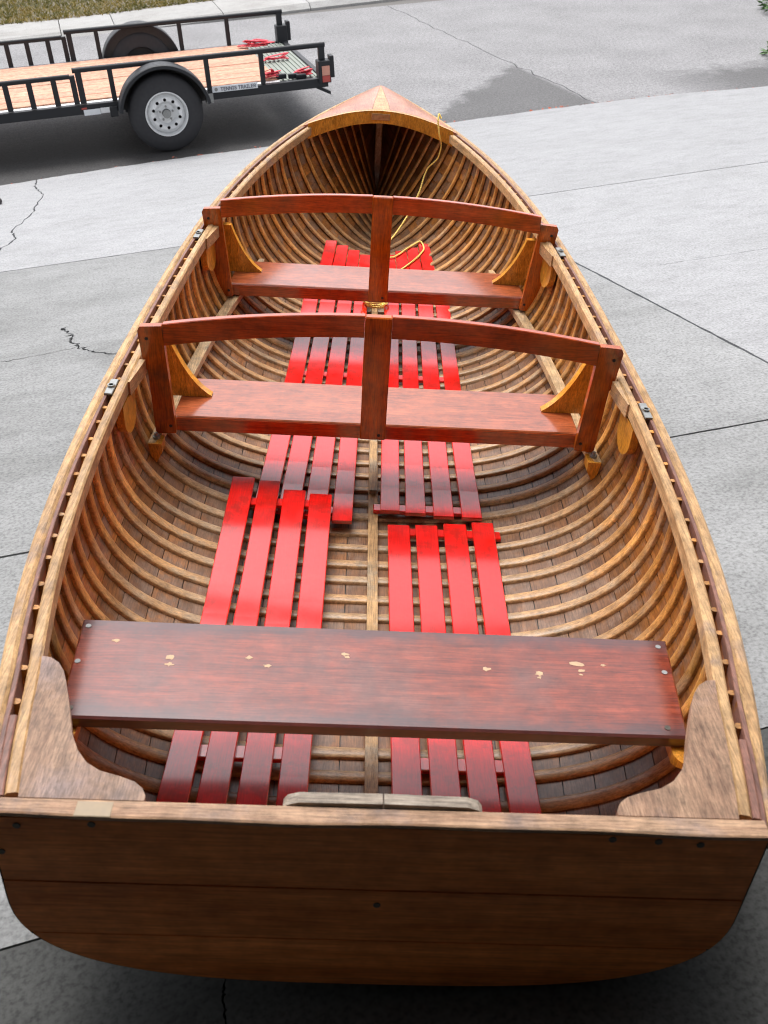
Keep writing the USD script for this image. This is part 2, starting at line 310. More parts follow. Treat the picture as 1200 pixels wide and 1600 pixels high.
def asphalt():
    """Old pale asphalt; damp darker stains with their own outlines (a wedge by the seam, the gutter); under the trailer its shadow is painted in too."""
    N = {'g': ('geometry', {}), 's': ('separate_xyz', {}), 'n2': ('noise_texture', dict(scale=55.0, detail=5.0, roughness=0.8)), 'n1': ('noise_texture', dict(scale=1.3, detail=6.0, roughness=0.6)),
         'nw': ('noise_texture', dict(scale=4.0, detail=5.0, roughness=0.65)), 'nc': ('math', dict(math_type='subtract', value2=0.5)),
         'rr': ('rgb_ramp', dict(ramp=[(0.34, (0.075, 0.073, 0.072)), (0.5, (0.225, 0.224, 0.226)), (0.64, (0.31, 0.298, 0.298))])),
         'r1': ('rgb_ramp', dict(ramp=[(0.3, (0.86,) * 3), (0.65, (1.08,) * 3)])), 'n5': ('noise_texture', dict(scale=22.0, detail=7.0, roughness=0.85)), 'r5': ('rgb_ramp', dict(ramp=[(0.38, (0.70,) * 3), (0.5, (1.0,) * 3), (0.62, (1.2,) * 3)])), 'm5': ('mix', dict(mix_type='multiply', fac=1.0)), 'm1': ('mix', dict(mix_type='multiply', fac=1.0)),
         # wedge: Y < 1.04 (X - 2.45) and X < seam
         'w1': ('math', dict(math_type='multiply_add', value2=1.04, value3=-2.55)), 'w2': ('math', dict(math_type='subtract')), 'w3': ('math', dict(math_type='multiply_add', value2=0.9)),
         'wa': ('map_range', dict(from_min=-0.08, from_max=0.14, to_min=0, to_max=1, clamp=True)),
         'wx': ('math', dict(math_type='multiply_add', value2=-1.0, value3=4.66)), 'wy': ('math', dict(math_type='multiply_add', value2=-0.04)), 'wb': ('map_range', dict(from_min=-0.02, from_max=0.06, to_min=0, to_max=1, clamp=True)),
         'wm': ('math', dict(math_type='multiply')), 'wk': ('math', dict(math_type='multiply', value2=0.72)),
         # gutter on the right: Y < 1.0 and X > 5.8
         'ga': ('math', dict(math_type='multiply_add', value2=1.2)), 'gb': ('map_range', dict(from_min=1.15, from_max=0.75, to_min=0, to_max=1, clamp=True)),
         'gx': ('map_range', dict(from_min=5.6, from_max=6.4, to_min=0, to_max=1, clamp=True)), 'gm': ('math', dict(math_type='multiply')), 'gk': ('math', dict(math_type='multiply', value2=0.7)),
         # strip under and before the trailer: damp, deepened by a painted trailer shadow
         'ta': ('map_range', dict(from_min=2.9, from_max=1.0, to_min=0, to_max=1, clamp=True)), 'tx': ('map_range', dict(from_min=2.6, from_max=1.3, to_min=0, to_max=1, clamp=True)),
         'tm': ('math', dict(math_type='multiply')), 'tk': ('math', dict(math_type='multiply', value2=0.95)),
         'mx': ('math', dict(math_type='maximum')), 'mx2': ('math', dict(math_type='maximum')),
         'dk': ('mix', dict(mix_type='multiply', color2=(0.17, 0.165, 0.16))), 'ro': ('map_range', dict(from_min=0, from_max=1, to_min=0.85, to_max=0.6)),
         'b': ('bump', dict(strength=0.5, distance=0.006)), 'p': ('principled_bsdf', dict(specular_ior_level=0.35))}
    L = [('g.position', 's.vector'), ('g.position', 'n2.vector'), ('g.position', 'n1.vector'), ('g.position', 'nw.vector'), ('nw.fac', 'nc.value1'), ('n2.fac', 'rr.fac'), ('n1.fac', 'r1.fac'), ('rr.color', 'm1.color1'), ('r1.color', 'm1.color2'), ('g.position', 'n5.vector'), ('n5.fac', 'r5.fac'), ('m1.color', 'm5.color1'), ('r5.color', 'm5.color2'),
         ('s.x', 'w1.value1'), ('w1.value', 'w2.value1'), ('s.y', 'w2.value2'), ('nc.value', 'w3.value1'), ('w2.value', 'w3.value3'), ('w3.value', 'wa.value'),
         ('s.x', 'wx.value1'), ('s.y', 'wy.value1'), ('wx.value', 'wy.value3'), ('wy.value', 'wb.value'), ('wa.result', 'wm.value1'), ('wb.result', 'wm.value2'), ('wm.value', 'wk.value1'),
         ('nc.value', 'ga.value1'), ('s.y', 'ga.value3'), ('ga.value', 'gb.value'), ('s.x', 'gx.value'), ('gb.result', 'gm.value1'), ('gx.result', 'gm.value2'), ('gm.value', 'gk.value1'),
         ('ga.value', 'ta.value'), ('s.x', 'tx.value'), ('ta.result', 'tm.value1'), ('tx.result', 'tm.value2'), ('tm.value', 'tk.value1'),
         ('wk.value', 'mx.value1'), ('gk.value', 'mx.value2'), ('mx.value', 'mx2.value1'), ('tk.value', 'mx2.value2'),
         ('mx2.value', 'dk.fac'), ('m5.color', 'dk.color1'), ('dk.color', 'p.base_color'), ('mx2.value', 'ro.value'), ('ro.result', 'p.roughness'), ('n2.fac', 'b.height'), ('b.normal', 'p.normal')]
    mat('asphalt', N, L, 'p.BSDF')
asphalt()

# ------------------------------------------------------------------ the setting: ground, driveway, road, kerb, lawn, garage
DL = 0.13091; VD = 7.42
def dz(v): return -(np.minimum(v, VD) - VD) * math.sin(DL)
def drive(m, lift=0.0):
    """Plan (u, v, height) on the sloping driveway -> world."""
    v = m.vertices.copy()
    m.vertices = np.stack([v[:, 0], (v[:, 1] - VD) * math.cos(DL), dz(v[:, 1]) + v[:, 2] + lift], 1); return m

# one big sheet to the horizon, following the driveway's slope
ys = [-400, -60, -8.9, -8.7, 0.0, 0.35, 400]; zs = [1.16, 1.16, 1.16, 1.10, 0.0, -0.0, 0.0]
gv, gf = [], []
for y, z in zip(ys, zs):
    for x in (-400, 400): gv.append((x, y, z - 0.035))
for i in range(len(ys) - 1): gf.append([2 * i, 2 * i + 1, 2 * i + 3, 2 * i + 2])
single('ground', (np.array(gv), np.array(gf)), 'joint_sand', kind='structure', smooth=False)

edge = PchipInterpolator([-30, -6, -1.3, -0.75, -0.17, 0.54, 2.30, 3.12, 4.08, 5.39, 5.97, 6.53, 9, 30], [7.1, 7.1, 7.28, 7.40, 7.46, 7.495, 7.51, 7.545, 7.575, 7.555, 7.475, 7.40, 7.33, 7.25])
drv = Thing('driveway', None, None, (0, 0, 0), kind='structure')
def jag(pts, n=9, amp=0.012, seed=0):
    r = np.random.default_rng(seed); pts = np.array(pts, float); out = []
    for a, b in zip(pts[:-1], pts[1:]):
        for t in np.linspace(0, 1, n, endpoint=False): out.append(a + (b - a) * t + r.normal(0, amp, 2) * (0 < t))
    out.append(pts[-1]); return np.array(out)
cracks = []
for k, (pts, w) in enumerate([([(-0.93, 7.60), (-0.984, 7.238), (-0.991, 6.984), (-0.923, 6.509), (-1.002, 5.82), (-1.124, 5.286), (-1.089, 4.994), (-1.184, 4.694), (-1.45, 4.4), (-1.6, 4.05)], 0.011),
              ([(-2.1, 2.35), (-1.5, 2.40), (-1.082, 2.392), (-0.912, 2.402), (-0.739, 2.425)], 0.005), ([(-0.80, 2.76), (-0.788, 2.727), (-0.751, 2.603), (-0.761, 2.51), (-0.724, 2.432), (-0.683, 2.344), (-0.587, 2.246), (-0.3, 2.2)], 0.009),
              ([(2.15, 2.205), (2.457, 2.193), (2.791, 2.181), (3.2, 2.19)], 0.003), ([(-0.60, -1.9), (-0.573, -1.119), (-0.572, -1.084), (-0.562, -1.05), (-0.58, -0.86)], 0.003)]):
    j = jag(pts, 8, 0.008 if w > 0.004 else 0.002, k)
    r = np.random.default_rng(k + 50); segs = []
    for a, b in zip(j[:-1], j[1:]): segs.append(LineString([a, b]).buffer(w * r.uniform(0.3, 0.75), cap_style=1, quad_segs=2))
    cracks.append(unary_union(segs))
cracks = unary_union(cracks)
US, G = [-4.6, -1.93, 1.83, 9.0], 0.0045
VS = [lambda u: -0.86, lambda u: 0.50 - 0.059 * u, lambda u: 4.095 - 0.008 * u]
def edge_strip(u0, u1):
    us = np.linspace(u0, u1, 60)
    r = np.random.default_rng(int(u0 * 10) + 100)
    return [(u, float(edge(u)) + r.normal(0, 0.006)) for u in us]
for i in range(3):
    u0, u1 = US[i] + G, US[i + 1] - G
    for k in range(3):
        gg = 0.0015 if k == 0 else G
        va, vb = VS[k](u0) + gg, VS[k](u1) + gg
        if k < 2: pg = Polygon([(u0, va), (u1, vb), (u1, VS[k + 1](u1) - G), (u0, VS[k + 1](u0) - G)])
        else: pg = Polygon([(u0, va), (u1, vb)] + edge_strip(u0, u1)[::-1])
        rq = np.random.default_rng(i * 10 + k); q_ = shapely.segmentize(pg, 0.05); q_ = np.array(q_.exterior.coords)[:-1]
        pg = Polygon(q_ - (q_ - np.array(pg.centroid.coords[0])) / np.linalg.norm(q_ - np.array(pg.centroid.coords[0]), axis=1)[:, None] * np.abs(rq.normal(0, 0.0022, len(q_)) + 0.006 * (rq.uniform(0, 1, len(q_)) > 0.985))[:, None])
        pg = pg.difference(cracks)
        for g in getattr(pg, 'geoms', [pg]):
            if g.area < 0.01: continue
            # cut at the fold so that the slab bends with the slope
            bits = [g.intersection(sbox(-50, -50, 50, VD)), g.intersection(sbox(-50, VD, 50, 50))]
            ms = [drive(extr(b, 0.11, -0.10), 0.012) for b in bits if b.area > 1e-5]
            drv.part('slab', cat(ms), 'concrete' if (i > 0 and k == 2) or i == 2 else 'concrete_worn', smooth=False)
gfl = Thing('garage_floor', None, None, (0, 0, 0), kind='structure')
gp = sbox(-3.4, -1.5, 3.6, -0.8612).difference(cracks)
ms = [drive(extr(g, 0.11, -0.10), 0.0105) for g in getattr(gp, 'geoms', [gp])]
zf = float(dz(-1.5)) + 0.014
ms.append(box(-3.4, 3.6, -8.92 * math.cos(DL) - 7.5, -8.92 * math.cos(DL) - 0.001, zf - 0.11, zf))
gfl.part('slab', cat(ms), 'garage_concrete', smooth=False)

# road in two strips that meet in a seam
road = Thing('road', None, None, (0, 0, 0), kind='structure')
def seam(y): return 4.66 - 0.04 * y
sy = np.linspace(-1.2, 6.7, 40); rs = np.random.default_rng(4).normal(0, 0.02, 40)
L = [(seam(y) + r - 0.006, y) for y, r in zip(sy, rs)]; Rr = [(seam(y) + r + 0.006, y) for y, r in zip(sy, rs)]
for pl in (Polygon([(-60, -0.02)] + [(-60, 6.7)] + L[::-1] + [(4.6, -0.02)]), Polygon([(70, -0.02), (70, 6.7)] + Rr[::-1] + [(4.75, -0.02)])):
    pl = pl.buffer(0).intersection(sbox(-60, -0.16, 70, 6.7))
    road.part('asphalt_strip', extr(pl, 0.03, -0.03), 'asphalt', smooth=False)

sw = Thing('far_pavement', None, None, (0, 0, 0), kind='structure')
def kerb_y(x): return 6.68 + 0.11 * (x - 0) * 0.5 if x < 0 else 6.70 + 0.115 * x
js = [-60, -30, -12, -6, -2, -0.52, 0.25, 1.88, 3.26, 4.9, 6.5, 8.1, 12, 30, 70]
for a, b in zip(js[:-1], js[1:]):
    a2, b2 = a + 0.006, b - 0.006
    ya = [min(max(6.66 + 0.13 * x, 6.3), 7.25) for x in (a2, b2)]
    prof = []
    far = [7.66 + 0.2 * max(0, min(x, 3)) for x in (a2, b2)]
    m = hull([(a2, ya[0], 0), (b2, ya[1], 0), (a2, ya[0] + 0.10, 0.07), (b2, ya[1] + 0.10, 0.07), (a2, far[0], 0.09), (b2, far[1], 0.09), (a2, far[0], -0.05), (b2, far[1], -0.05), (a2, ya[0], -0.05), (b2, ya[1], -0.05)])
    sw.part('pavement_slab', m, 'kerb_concrete', smooth=False)

lawn = [(-60, 7.55), (-0.5, 7.62), (0.3, 7.72), (3, 8.3), (70, 8.4), (70, 120), (-60, 120)]
single('lawn', extr(Polygon(lawn), 0.10, -0.01), 'soil', kind='structure', smooth=False)
nb = 32000
bx = NP.uniform(-3.2, 4.5, nb); by = 7.56 + NP.uniform(0, 1, nb) ** 1.2 * 6.2
ok = by > np.interp(bx, [-60, -0.5, 0.3, 3, 70], [7.55, 7.62, 7.72, 8.3, 8.4]) - 0.02 + NP.normal(0, 0.03, nb)
bx, by = bx[ok], by[ok]; nb = len(bx)
an = NP.uniform(0, 2 * np.pi, nb); hh = NP.uniform(0.02, 0.07, nb); ww = NP.uniform(0.006, 0.02, nb); le = NP.normal(0, 0.04, (nb, 2))
base = np.stack([bx, by, np.full(nb, 0.088)], 1); dx = np.stack([np.cos(an) * ww, np.sin(an) * ww, 0 * an], 1)
tip = base + np.stack([le[:, 0], le[:, 1], hh], 1)
gvv = np.stack([base - dx, base + dx, tip], 1).reshape(-1, 3)
single('grass', (gvv, np.arange(3 * nb).reshape(-1, 3)), 'grass', label='short dry autumn grass on the far verge behind the trailer', cat='grass', kind='stuff', smooth=False)

# leaf litter in the gutter where the driveway meets the road
lv, lf = [], []
for k in range(420):
    u = NP.uniform(-1.6, 7.5); v = float(edge(u)) + abs(NP.normal(0, 0.035)) - 0.004
    if NP.uniform() > 0.35 + 0.65 * (meshkit.noise(np.array([u * 1.7, 0, 0])) > 0.5): continue
    c = np.array([u, (v - VD) * math.cos(DL), 0.004 + NP.uniform(0.001, 0.02)])
    if v < edge(u) + 0.0: c[2] = float(dz(v)) + 0.02
    s = NP.uniform(0.008, 0.022); a = NP.uniform(0, 6.28); t = NP.normal(0, 0.3, 2)
    d1 = np.array([math.cos(a) * s, math.sin(a) * s, t[0] * s]); d2 = np.array([-math.sin(a) * s * 0.6, math.cos(a) * s * 0.6, t[1] * s])
    i = len(lv); lv += [c - d1, c + d2, c + d1, c - d2]; lf.append([i, i + 1, i + 2, i + 3])
single('leaf_litter', (np.array(lv), np.array(lf)), 'leaf_litter', label='reddish brown leaf litter along the gutter between driveway and road', cat='leaf litter', kind='stuff', smooth=False)

# the garage whose doorway the boat is drawn out of (behind and above the camera)
gar = Thing('garage', 'house garage with an open doorway that the boat is pulled out of', 'garage', (0, -8.2, float(dz(-0.86))))
gz = float(dz(-0.86)); y0 = -8.28 * math.cos(DL)
GT = gz + 2.12
gar.part('side_wall', box(-3.0, -2.85, y0 - 7.2, y0, gz - 0.1, gz + 2.75), 'drywall', smooth=False)
gar.part('side_wall', box(3.05, 3.2, y0 - 7.2, y0, gz - 0.1, gz + 2.75), 'drywall', smooth=False)
gar.part('back_wall', box(-3.0, 3.2, y0 - 7.36, y0 - 7.203, gz - 0.1, gz + 2.75), 'drywall', smooth=False)
gar.part('front_pier', box(-3.0, -2.15, y0 - 0.16, y0 + 0.05, gz - 0.1, GT), 'siding', smooth=False)
gar.part('front_pier', box(2.15, 3.2, y0 - 0.16, y0 + 0.05, gz - 0.1, GT), 'siding', smooth=False)
gar.part('lintel', box(-3.0, 3.2, y0 - 0.163, y0 + 0.053, GT + 0.002, gz + 3.4), 'siding', smooth=False)
gar.part('ceiling', box(-3.0, 3.2, y0 - 7.36, y0 - 0.166, gz + 2.753, gz + 2.85), 'rafter', smooth=False)
gar.part('roof', hull([(-3.4, y0 - 7.8, gz + 3.41), (3.6, y0 - 7.8, gz + 3.41), (-3.4, y0 + 0.4, gz + 3.41), (3.6, y0 + 0.4, gz + 3.41), (-3.4, y0 - 3.7, gz + 5.2), (3.6, y0 - 3.7, gz + 5.2)]), 'shingle', smooth=False)

# ------------------------------------------------------------------ the boat
LOA = 4.267
_t = np.array([0, .2, .4, .6, .8, .93, 1.0]) * LOA
_B = CubicSpline(_t, [.547, .677, .668, .605, .426, .195, .012])
_S = CubicSpline(_t, [.477, .478, .497, .528, .570, .610, .641])
_OUT = lambda y: np.interp(y, [0, 0.25, 3.9, LOA], [0.006, 0.024, 0.022, 0.002])
def Bg(y): return float(_B(np.clip(y, 0, LOA)))
def Bh(y): return max(Bg(y) - float(_OUT(y)), 0.004)
def Sh(y): return float(_S(np.clip(y, 0, LOA)))
_K = PchipInterpolator([-0.02, 0, .3, .6, 1.0, 2.0, 2.7, 3.2, 3.6, 3.85, 4.02, 4.14, 4.22, LOA], [.088, .086, .056, .038, .032, .034, .045, .06, .078, .10, .135, .21, .38, .630])
_N = PchipInterpolator([0, .6, 1.6, 2.4, 3.0, 3.35, 3.65, 3.9, 4.27], [3.1, 3.3, 2.85, 2.6, 2.3, 1.85, 1.22, 1.08, 1.02])
_Mm = PchipInterpolator([0, .6, 2.4, 3.25, 3.75, 4.27], [2.6, 2.55, 2.25, 1.95, 1.12, 1.05])
_Z = PchipInterpolator([0, .5, 2.0, 3.0, 3.6, 4.27], [.55, .85, .9, .98, 1.0, 1.0])     # where the section turns plumb, as a share of its depth
def section(y, off=0.0, n=46):
    """Half section (x >= 0) from keel to sheer, offset inwards by off."""
    B, S, k = Bh(y), Sh(y), float(_K(y)); D = max(S - k, 0.004)
    zm = k + D * float(_Z(y)); a = np.linspace(0, np.pi / 2, 200)
    x = B * np.sin(a) ** (2 / float(_N(y))); z = k + (zm - k) * (1 - np.cos(a) ** (2 / float(_Mm(y))))
    if zm < S - 1e-4: x = np.r_[x, B * np.ones(8)]; z = np.r_[z, np.linspace(zm, S, 9)[1:]]
    p = np.stack([x, z], 1)
    d = np.r_[0, np.cumsum(np.linalg.norm(np.diff(p, axis=0), axis=1))]
    q = np.stack([np.interp(np.linspace(0, d[-1], n), d, p[:, c]) for c in (0, 1)], 1)
    t = np.gradient(q, axis=0); t /= np.maximum(np.linalg.norm(t, axis=1)[:, None], 1e-9)
    nrm = np.stack([-t[:, 1], t[:, 0]], 1)
    nrm[0] = (0, 1) if y < 3.6 else nrm[0]
    return q, nrm
def inside(y, off, n=46):
    q, nr = section(y, off, n); r = q + nr * off
    r[:, 0] = np.maximum(r[:, 0], 0.0015)
    r[:, 1] = np.minimum(r[:, 1], q[-1, 1]); return r
def inner_x(y, z, off=0.018):
    r = inside(y, off, 80); k = np.argmax(r[:, 1] >= z) if (r[:, 1] >= z).any() else -1
    return float(np.interp(z, np.maximum.accumulate(r[:, 1]) + np.arange(len(r)) * 1e-9, r[:, 0]))

boat = Thing('rowing_boat', 'varnished wooden rowing boat with ribbed hull and three red-brown seats on the driveway', 'rowing boat', (0, 0, 0), 'boat')
# outer skin
st = np.r_[-0.012, np.linspace(0, 3.6, 40), np.linspace(3.65, LOA, 24)]
rows = []
for y in st:
    q, nr = section(max(y, 0), 0, 34); yy = np.full(len(q), y)
    r = np.stack([q[:, 0], yy, q[:, 1] - 0.001], 1); rows.append(np.vstack([(r * [-1, 1, 1])[::-1], r[1:]]))
rows_i = []
for y in st:
    q, nr = section(max(y, 0), 0, 34); q = q + nr * 0.002; q[:, 0] = np.maximum(q[:, 0], 0.0005); yy = np.full(len(q), y)
    r = np.stack([q[:, 0], yy, np.minimum(q[:, 1], Sh(y)) - 0.001], 1); rows_i.append(np.vstack([(r * [-1, 1, 1])[::-1], r[1:]]))
k = len(rows[0]); V = np.vstack(rows + rows_i); F = []
o2 = len(st) * k
for i in range(len(st) - 1):
    for j in range(k - 1):
        a = i * k + j; F.append([a, a + k, a + k + 1, a + 1]); a += o2; F.append([a, a + 1, a + k + 1, a + k])
boat.part('outer_skin', (V, np.array(F)), 'canvas', smooth=50)

# inner planking: fore-and-aft strakes, each a part
NST = 14
sts = np.r_[np.linspace(0.012, 3.5, 44), np.linspace(3.58, 4.2, 12)]
secs = [section(y, 0, 200) for y in sts]
us = np.linspace(0, 1, NST + 1)
for s in (-1, 1):
    for kx in range(NST):
        u0, u1 = us[kx] + 0.0011, us[kx + 1] - 0.0011
        rings = []
        for y, (q, nr) in zip(sts, secs):
            uu = np.linspace(u0, u1, 4); idx = uu * 199
            P = np.stack([np.interp(idx, np.arange(200), q[:, c]) for c in (0, 1)], 1); N_ = np.stack([np.interp(idx, np.arange(200), nr[:, c]) for c in (0, 1)], 1)
            a, b = P + N_ * 0.0025, P + N_ * 0.008
            ring = np.vstack([a, b[::-1]]); ring[:, 0] = np.maximum(ring[:, 0], 0.001)
            rings.append(np.stack([ring[:, 0] * s, np.full(8, y), ring[:, 1]], 1))
        m = sweep(rings, lambda i: rings[i])
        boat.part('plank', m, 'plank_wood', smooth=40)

# ribs
ry = np.arange(0.135, 4.10, 0.0725)
pa = np.linspace(0, np.pi, 9)
for y in ry:
    q, nr = section(y, 0, 36)
    hw = (0.0142 if y < 2.7 else 0.0165) * NP.uniform(0.92, 1.08)
    P = np.vstack([(q * [-1, 1])[::-1], q[1:]]); N_ = np.vstack([(nr * [-1, 1])[::-1], nr[1:]])
    n0 = len(q) - 1; N_[n0] = (0, 1)
    dy = NP.normal(0, 0.003)
    def ring(i):
        h = 0.0075 + np.sin(pa) ** 0.42 * 0.0108
        x = P[i, 0] + N_[i, 0] * h; z = np.minimum(P[i, 1] + N_[i, 1] * h, Sh(y) - 0.006)
        if P[i, 0] > 0: x = np.maximum(x, 0.0)
        if P[i, 0] < 0: x = np.minimum(x, 0.0)
        w_ = hw * (0.42 if min(i, len(P) - 1 - i) < 2 else 1.0)
        return np.stack([x, y + dy + w_ * np.cos(pa), z], 1)
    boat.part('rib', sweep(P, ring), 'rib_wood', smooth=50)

# gunwales
def rail(y0, y1, o0, o1, z0, z1, n=70, rnd=0.004, s=1, taper=None):
    """Strip along the sheer between horizontal offsets o0..o1 (inwards positive) of the hull side; z relative to the sheer."""
    yy = np.linspace(y0, y1, n); P = np.array([(Bh(y), y) for y in yy]); T = np.gradient(P, axis=0); T /= np.linalg.norm(T, axis=1)[:, None]
    Nn = np.stack([-T[:, 1], T[:, 0]], 1); Nn *= np.sign(-Nn[:, :1] + 1e-9)          # towards the centre line
    def ring(i):
        a, b = o0, o1
        if taper: a, b = taper(yy[i], a, b)
        r = min(rnd, abs(b - a) * 0.4)
        prof = [(a, z0), (b, z0), (b, z1 - r), (b - np.sign(b - a) * r, z1), (a + np.sign(b - a) * r, z1), (a, z1 - r)]
        out = []
        for o, z in prof:
            x, y = P[i] + Nn[i] * o
            out.append((s * max(x, 0.001), y, Sh(yy[i]) + z))
        return np.array(out)
    return sweep(yy, ring)
for s in (-1, 1):
    boat.part('inwale', rail(0.016, 3.62, 0.0205, 0.041, -0.030, 0.004, s=s), 'gunwale_wood', smooth=30)
    boat.part('outwale', rail(-0.008, 4.262, -0.0245, -0.0005, -0.030, 0.003, s=s, n=110, rnd=0.006, taper=lambda y, a, b: (-float(_OUT(y)), b)), 'gunwale_wood', smooth=30)
    boat.part('sheer_strake_edge', rail(0.0, 3.62, 0.0005, 0.0082, -0.02, 0.001, s=s, rnd=0.001), 'filler_wood', smooth=30)
    boat.part('filler_block', rail(0.014, 0.165, 0.0087, 0.0200, -0.040, 0.0045, s=s, n=10, rnd=0.002), 'filler_wood', smooth=30)

# transom of three boards
q, _ = section(0.0, 0, 120)
q = q.copy(); q[:, 0] = np.maximum(q[:, 0] - 0.001, 0)
top = Sh(0)
outline = Polygon(np.vstack([q, (q * [-1, 1])[::-1]])).buffer(-0.0022)
zj = [0.05, 0.208, 0.334, top - 0.003]
tr_first = None
for k in range(3):
    band = outline.intersection(Polygon([(-1, zj[k] + 0.0016), (1, zj[k] + 0.0016), (1, zj[k + 1] - 0.0016), (-1, zj[k + 1] - 0.0016)])).buffer(-0.0015).buffer(0.0015)
    m = to_xz(extr(band, 0.024)); m.apply_translation((0, -0.0135 - 0.0006 * (k % 2), 0))
    boat.part('transom_board', m, 'transom_wood', smooth=False)
# cap along the transom top, a little wavy
xs = np.linspace(-Bh(0) + 0.004, Bh(0) - 0.004, 60)
wob = 0.0015 * np.sin(xs * 9) + 0.001 * np.sin(xs * 23 + 1)
def capring(i):
    return np.array([(xs[i], -0.0155 + wob[i], top - 0.002), (xs[i], 0.0125, top - 0.002), (xs[i], 0.0125, top + 0.005), (xs[i], 0.0105, top + 0.0065), (xs[i], -0.013 + wob[i], top + 0.0065), (xs[i], -0.0155 + wob[i], top + 0.0045)])
boat.part('transom_cap', sweep(xs, capring), 'cap_wood', smooth=False)
boat.part('repair_patch', box(-0.420, -0.370, -0.0165, 0.009, top + 0.0045, top + 0.0072, 0.001), 'patch')
for x0, x1 in ((-0.139, -0.001), (0.001, 0.141)):
    sx = -1 if x0 < -0.01 else 1
    pl = Polygon([(x0, 0.37), (x1, 0.37), (x1, top + 0.012 if sx > 0 else top + 0.017), (x0, top + 0.012 if sx < 0 else top + 0.017)])
    pl = Polygon([(sx * 0.001, 0.37), (sx * 0.14, 0.37), (sx * 0.14, top - 0.004), (sx * 0.134, top + 0.006), (sx * 0.118, top + 0.012), (sx * 0.001, top + 0.014)])
    m = to_xz(extr(pl, 0.018)); m.apply_translation((0, 0.0135, 0))
    boat.part('motor_pad', m, 'grey_wood', smooth=False)
for x, z, y in ((-0.398, top - 0.013, -0.0135), (-0.50, top - 0.02, -0.0135), (0.32, top - 0.012, -0.0135), (0.385, top - 0.014, -0.0135), (0.445, top - 0.018, -0.0135), (-0.53, 0.40, -0.0135), (0.0, 0.30, -0.0141)):
    boat.part('screw', cyl((x, y - 0.0015, z), (x, y + 0.004, z), 0.0055, 10), 'screw', smooth=40)
# quarter knees at the transom corners
kn = np.array([(0.3425, 0.0135), (0.3425, 0.022), (0.349, 0.035), (0.362, 0.046), (0.385, 0.055), (0.415, 0.064), (0.437, 0.078), (0.455, 0.1), (0.472, 0.133), (0.484, 0.17), (0.496, 0.205), (0.507, 0.235), (0.518, 0.262), (0.531, 0.281), (0.546, 0.292), (0.556, 0.294)])
for s in (-1, 1):
    edge_in = [(Bh(y) - 0.0405 - 0.001, y) for y in np.linspace(0.294, 0.0135, 14)]
    pg = Polygon(np.vstack([[(x - 0.012, y) for x, y in kn], edge_in])).buffer(0)
    m = extr(pg, 0.028, top - 0.0225); m.vertices[:, 0] *= s
    if s < 0: m.invert()
    boat.part('quarter_knee', m, 'knee_wood', smooth=20)

# keelson, upper batten, stem
def strip(y0, y1, w, off0, off1, n=40, x0=0.0):
    yy = np.linspace(y0, y1, n)
    def ring(i):
        z = float(_K(yy[i])); return np.array([(x0 - w / 2, yy[i], z + off0), (x0 + w / 2, yy[i], z + off0), (x0 + w / 2, yy[i], z + off1), (x0 - w / 2, yy[i], z + off1)])
    return sweep(yy, ring)
boat.part('keelson', strip(0.03, 3.72, 0.026, 0.0185, 0.031), 'keel_wood', smooth=30)
boat.part('keel_batten', strip(1.46, 3.0, 0.021, 0.0313, 0.045, x0=-0.001), 'keel_wood', smooth=30, label='browner upper batten on the keelson under the benches')
sp_pts = CubicSpline(np.linspace(0, 1, 7), [(3.70, .118), (3.92, .135), (4.04, .17), (4.105, .24), (4.135, .34), (4.150, .46), (4.158, .60)])(np.linspace(0, 1, 30))
sp_t = np.gradient(sp_pts, axis=0); sp_t /= np.linalg.norm(sp_t, axis=1)[:, None]
def stem_ring(i):
    (y, z), (ty, tz) = sp_pts[i], sp_t[i]
    return np.array([(w, y - tz * h, z + ty * h) for w, h in ((-0.017, -0.05), (0.017, -0.05), (0.017, 0.0), (0.013, 0.004), (-0.013, 0.004), (-0.017, 0.0))])
boat.part('stem', sweep(sp_pts, stem_ring), 'stem_wood', smooth=40)

# deck, king plank, coaming, name plate
def crown(x, y): b = max(Bh(y), 0.01); return Sh(y) + 0.004 + 0.05 * max(0.0, 1 - (x / b) ** 2) * min(1, b / 0.25)
def deck_panel(x0f, x1f, y0f, y1, ny=16, nx=8, t=0.010):
    top_, bot = [], []
    for j in range(ny):
        for i in range(nx):
            fx = i / (nx - 1); y1_ = y1
            ya = y0f(0)  # placeholder start row
            fy = j / (ny - 1)
            yb = y0f(x0f(ya) + (x1f(ya) - x0f(ya)) * fx)
            y = yb + (y1 - yb) * fy
            x = x0f(y) + (x1f(y) - x0f(y)) * fx
            top_.append((x, y, crown(x, y))); bot.append((x, y, crown(x, y) - t))
    n = ny * nx; f = []
    for j in range(ny - 1):
        for i in range(nx - 1):
            a = j * nx + i; f += [[a, a + 1, a + nx + 1], [a, a + nx + 1, a + nx], [n + a, n + a + nx + 1, n + a + 1], [n + a, n + a + nx, n + a + nx + 1]]
    def wall(ids):
        for a, b in zip(ids[:-1], ids[1:]): f.extend([[a, b + n, b], [a, a + n, b + n]])
    wall([i for i in range(nx)][::-1]); wall([(ny - 1) * nx + i for i in range(nx)]); wall([j * nx for j in range(ny)]); wall([j * nx + nx - 1 for j in range(ny)][::-1])
    return trimesh.Trimesh(np.array(top_ + bot), np.array(f), process=False)
cy = lambda x: 3.685 - 0.95 * x * x
kw = 0.040
boat.part('deck_board', deck_panel(lambda y: -Bh(y) + 0.001, lambda y: -min(kw * (LOA - y) / 0.5 * 0.9, Bh(y) * 0.5) - 0.001, cy, 4.255), 'deck_wood', smooth=30)
boat.part('deck_board', deck_panel(lambda y: min(kw * (LOA - y) / 0.5 * 0.9, Bh(y) * 0.5) + 0.001, lambda y: Bh(y) - 0.001, cy, 4.255), 'deck_wood', smooth=30)
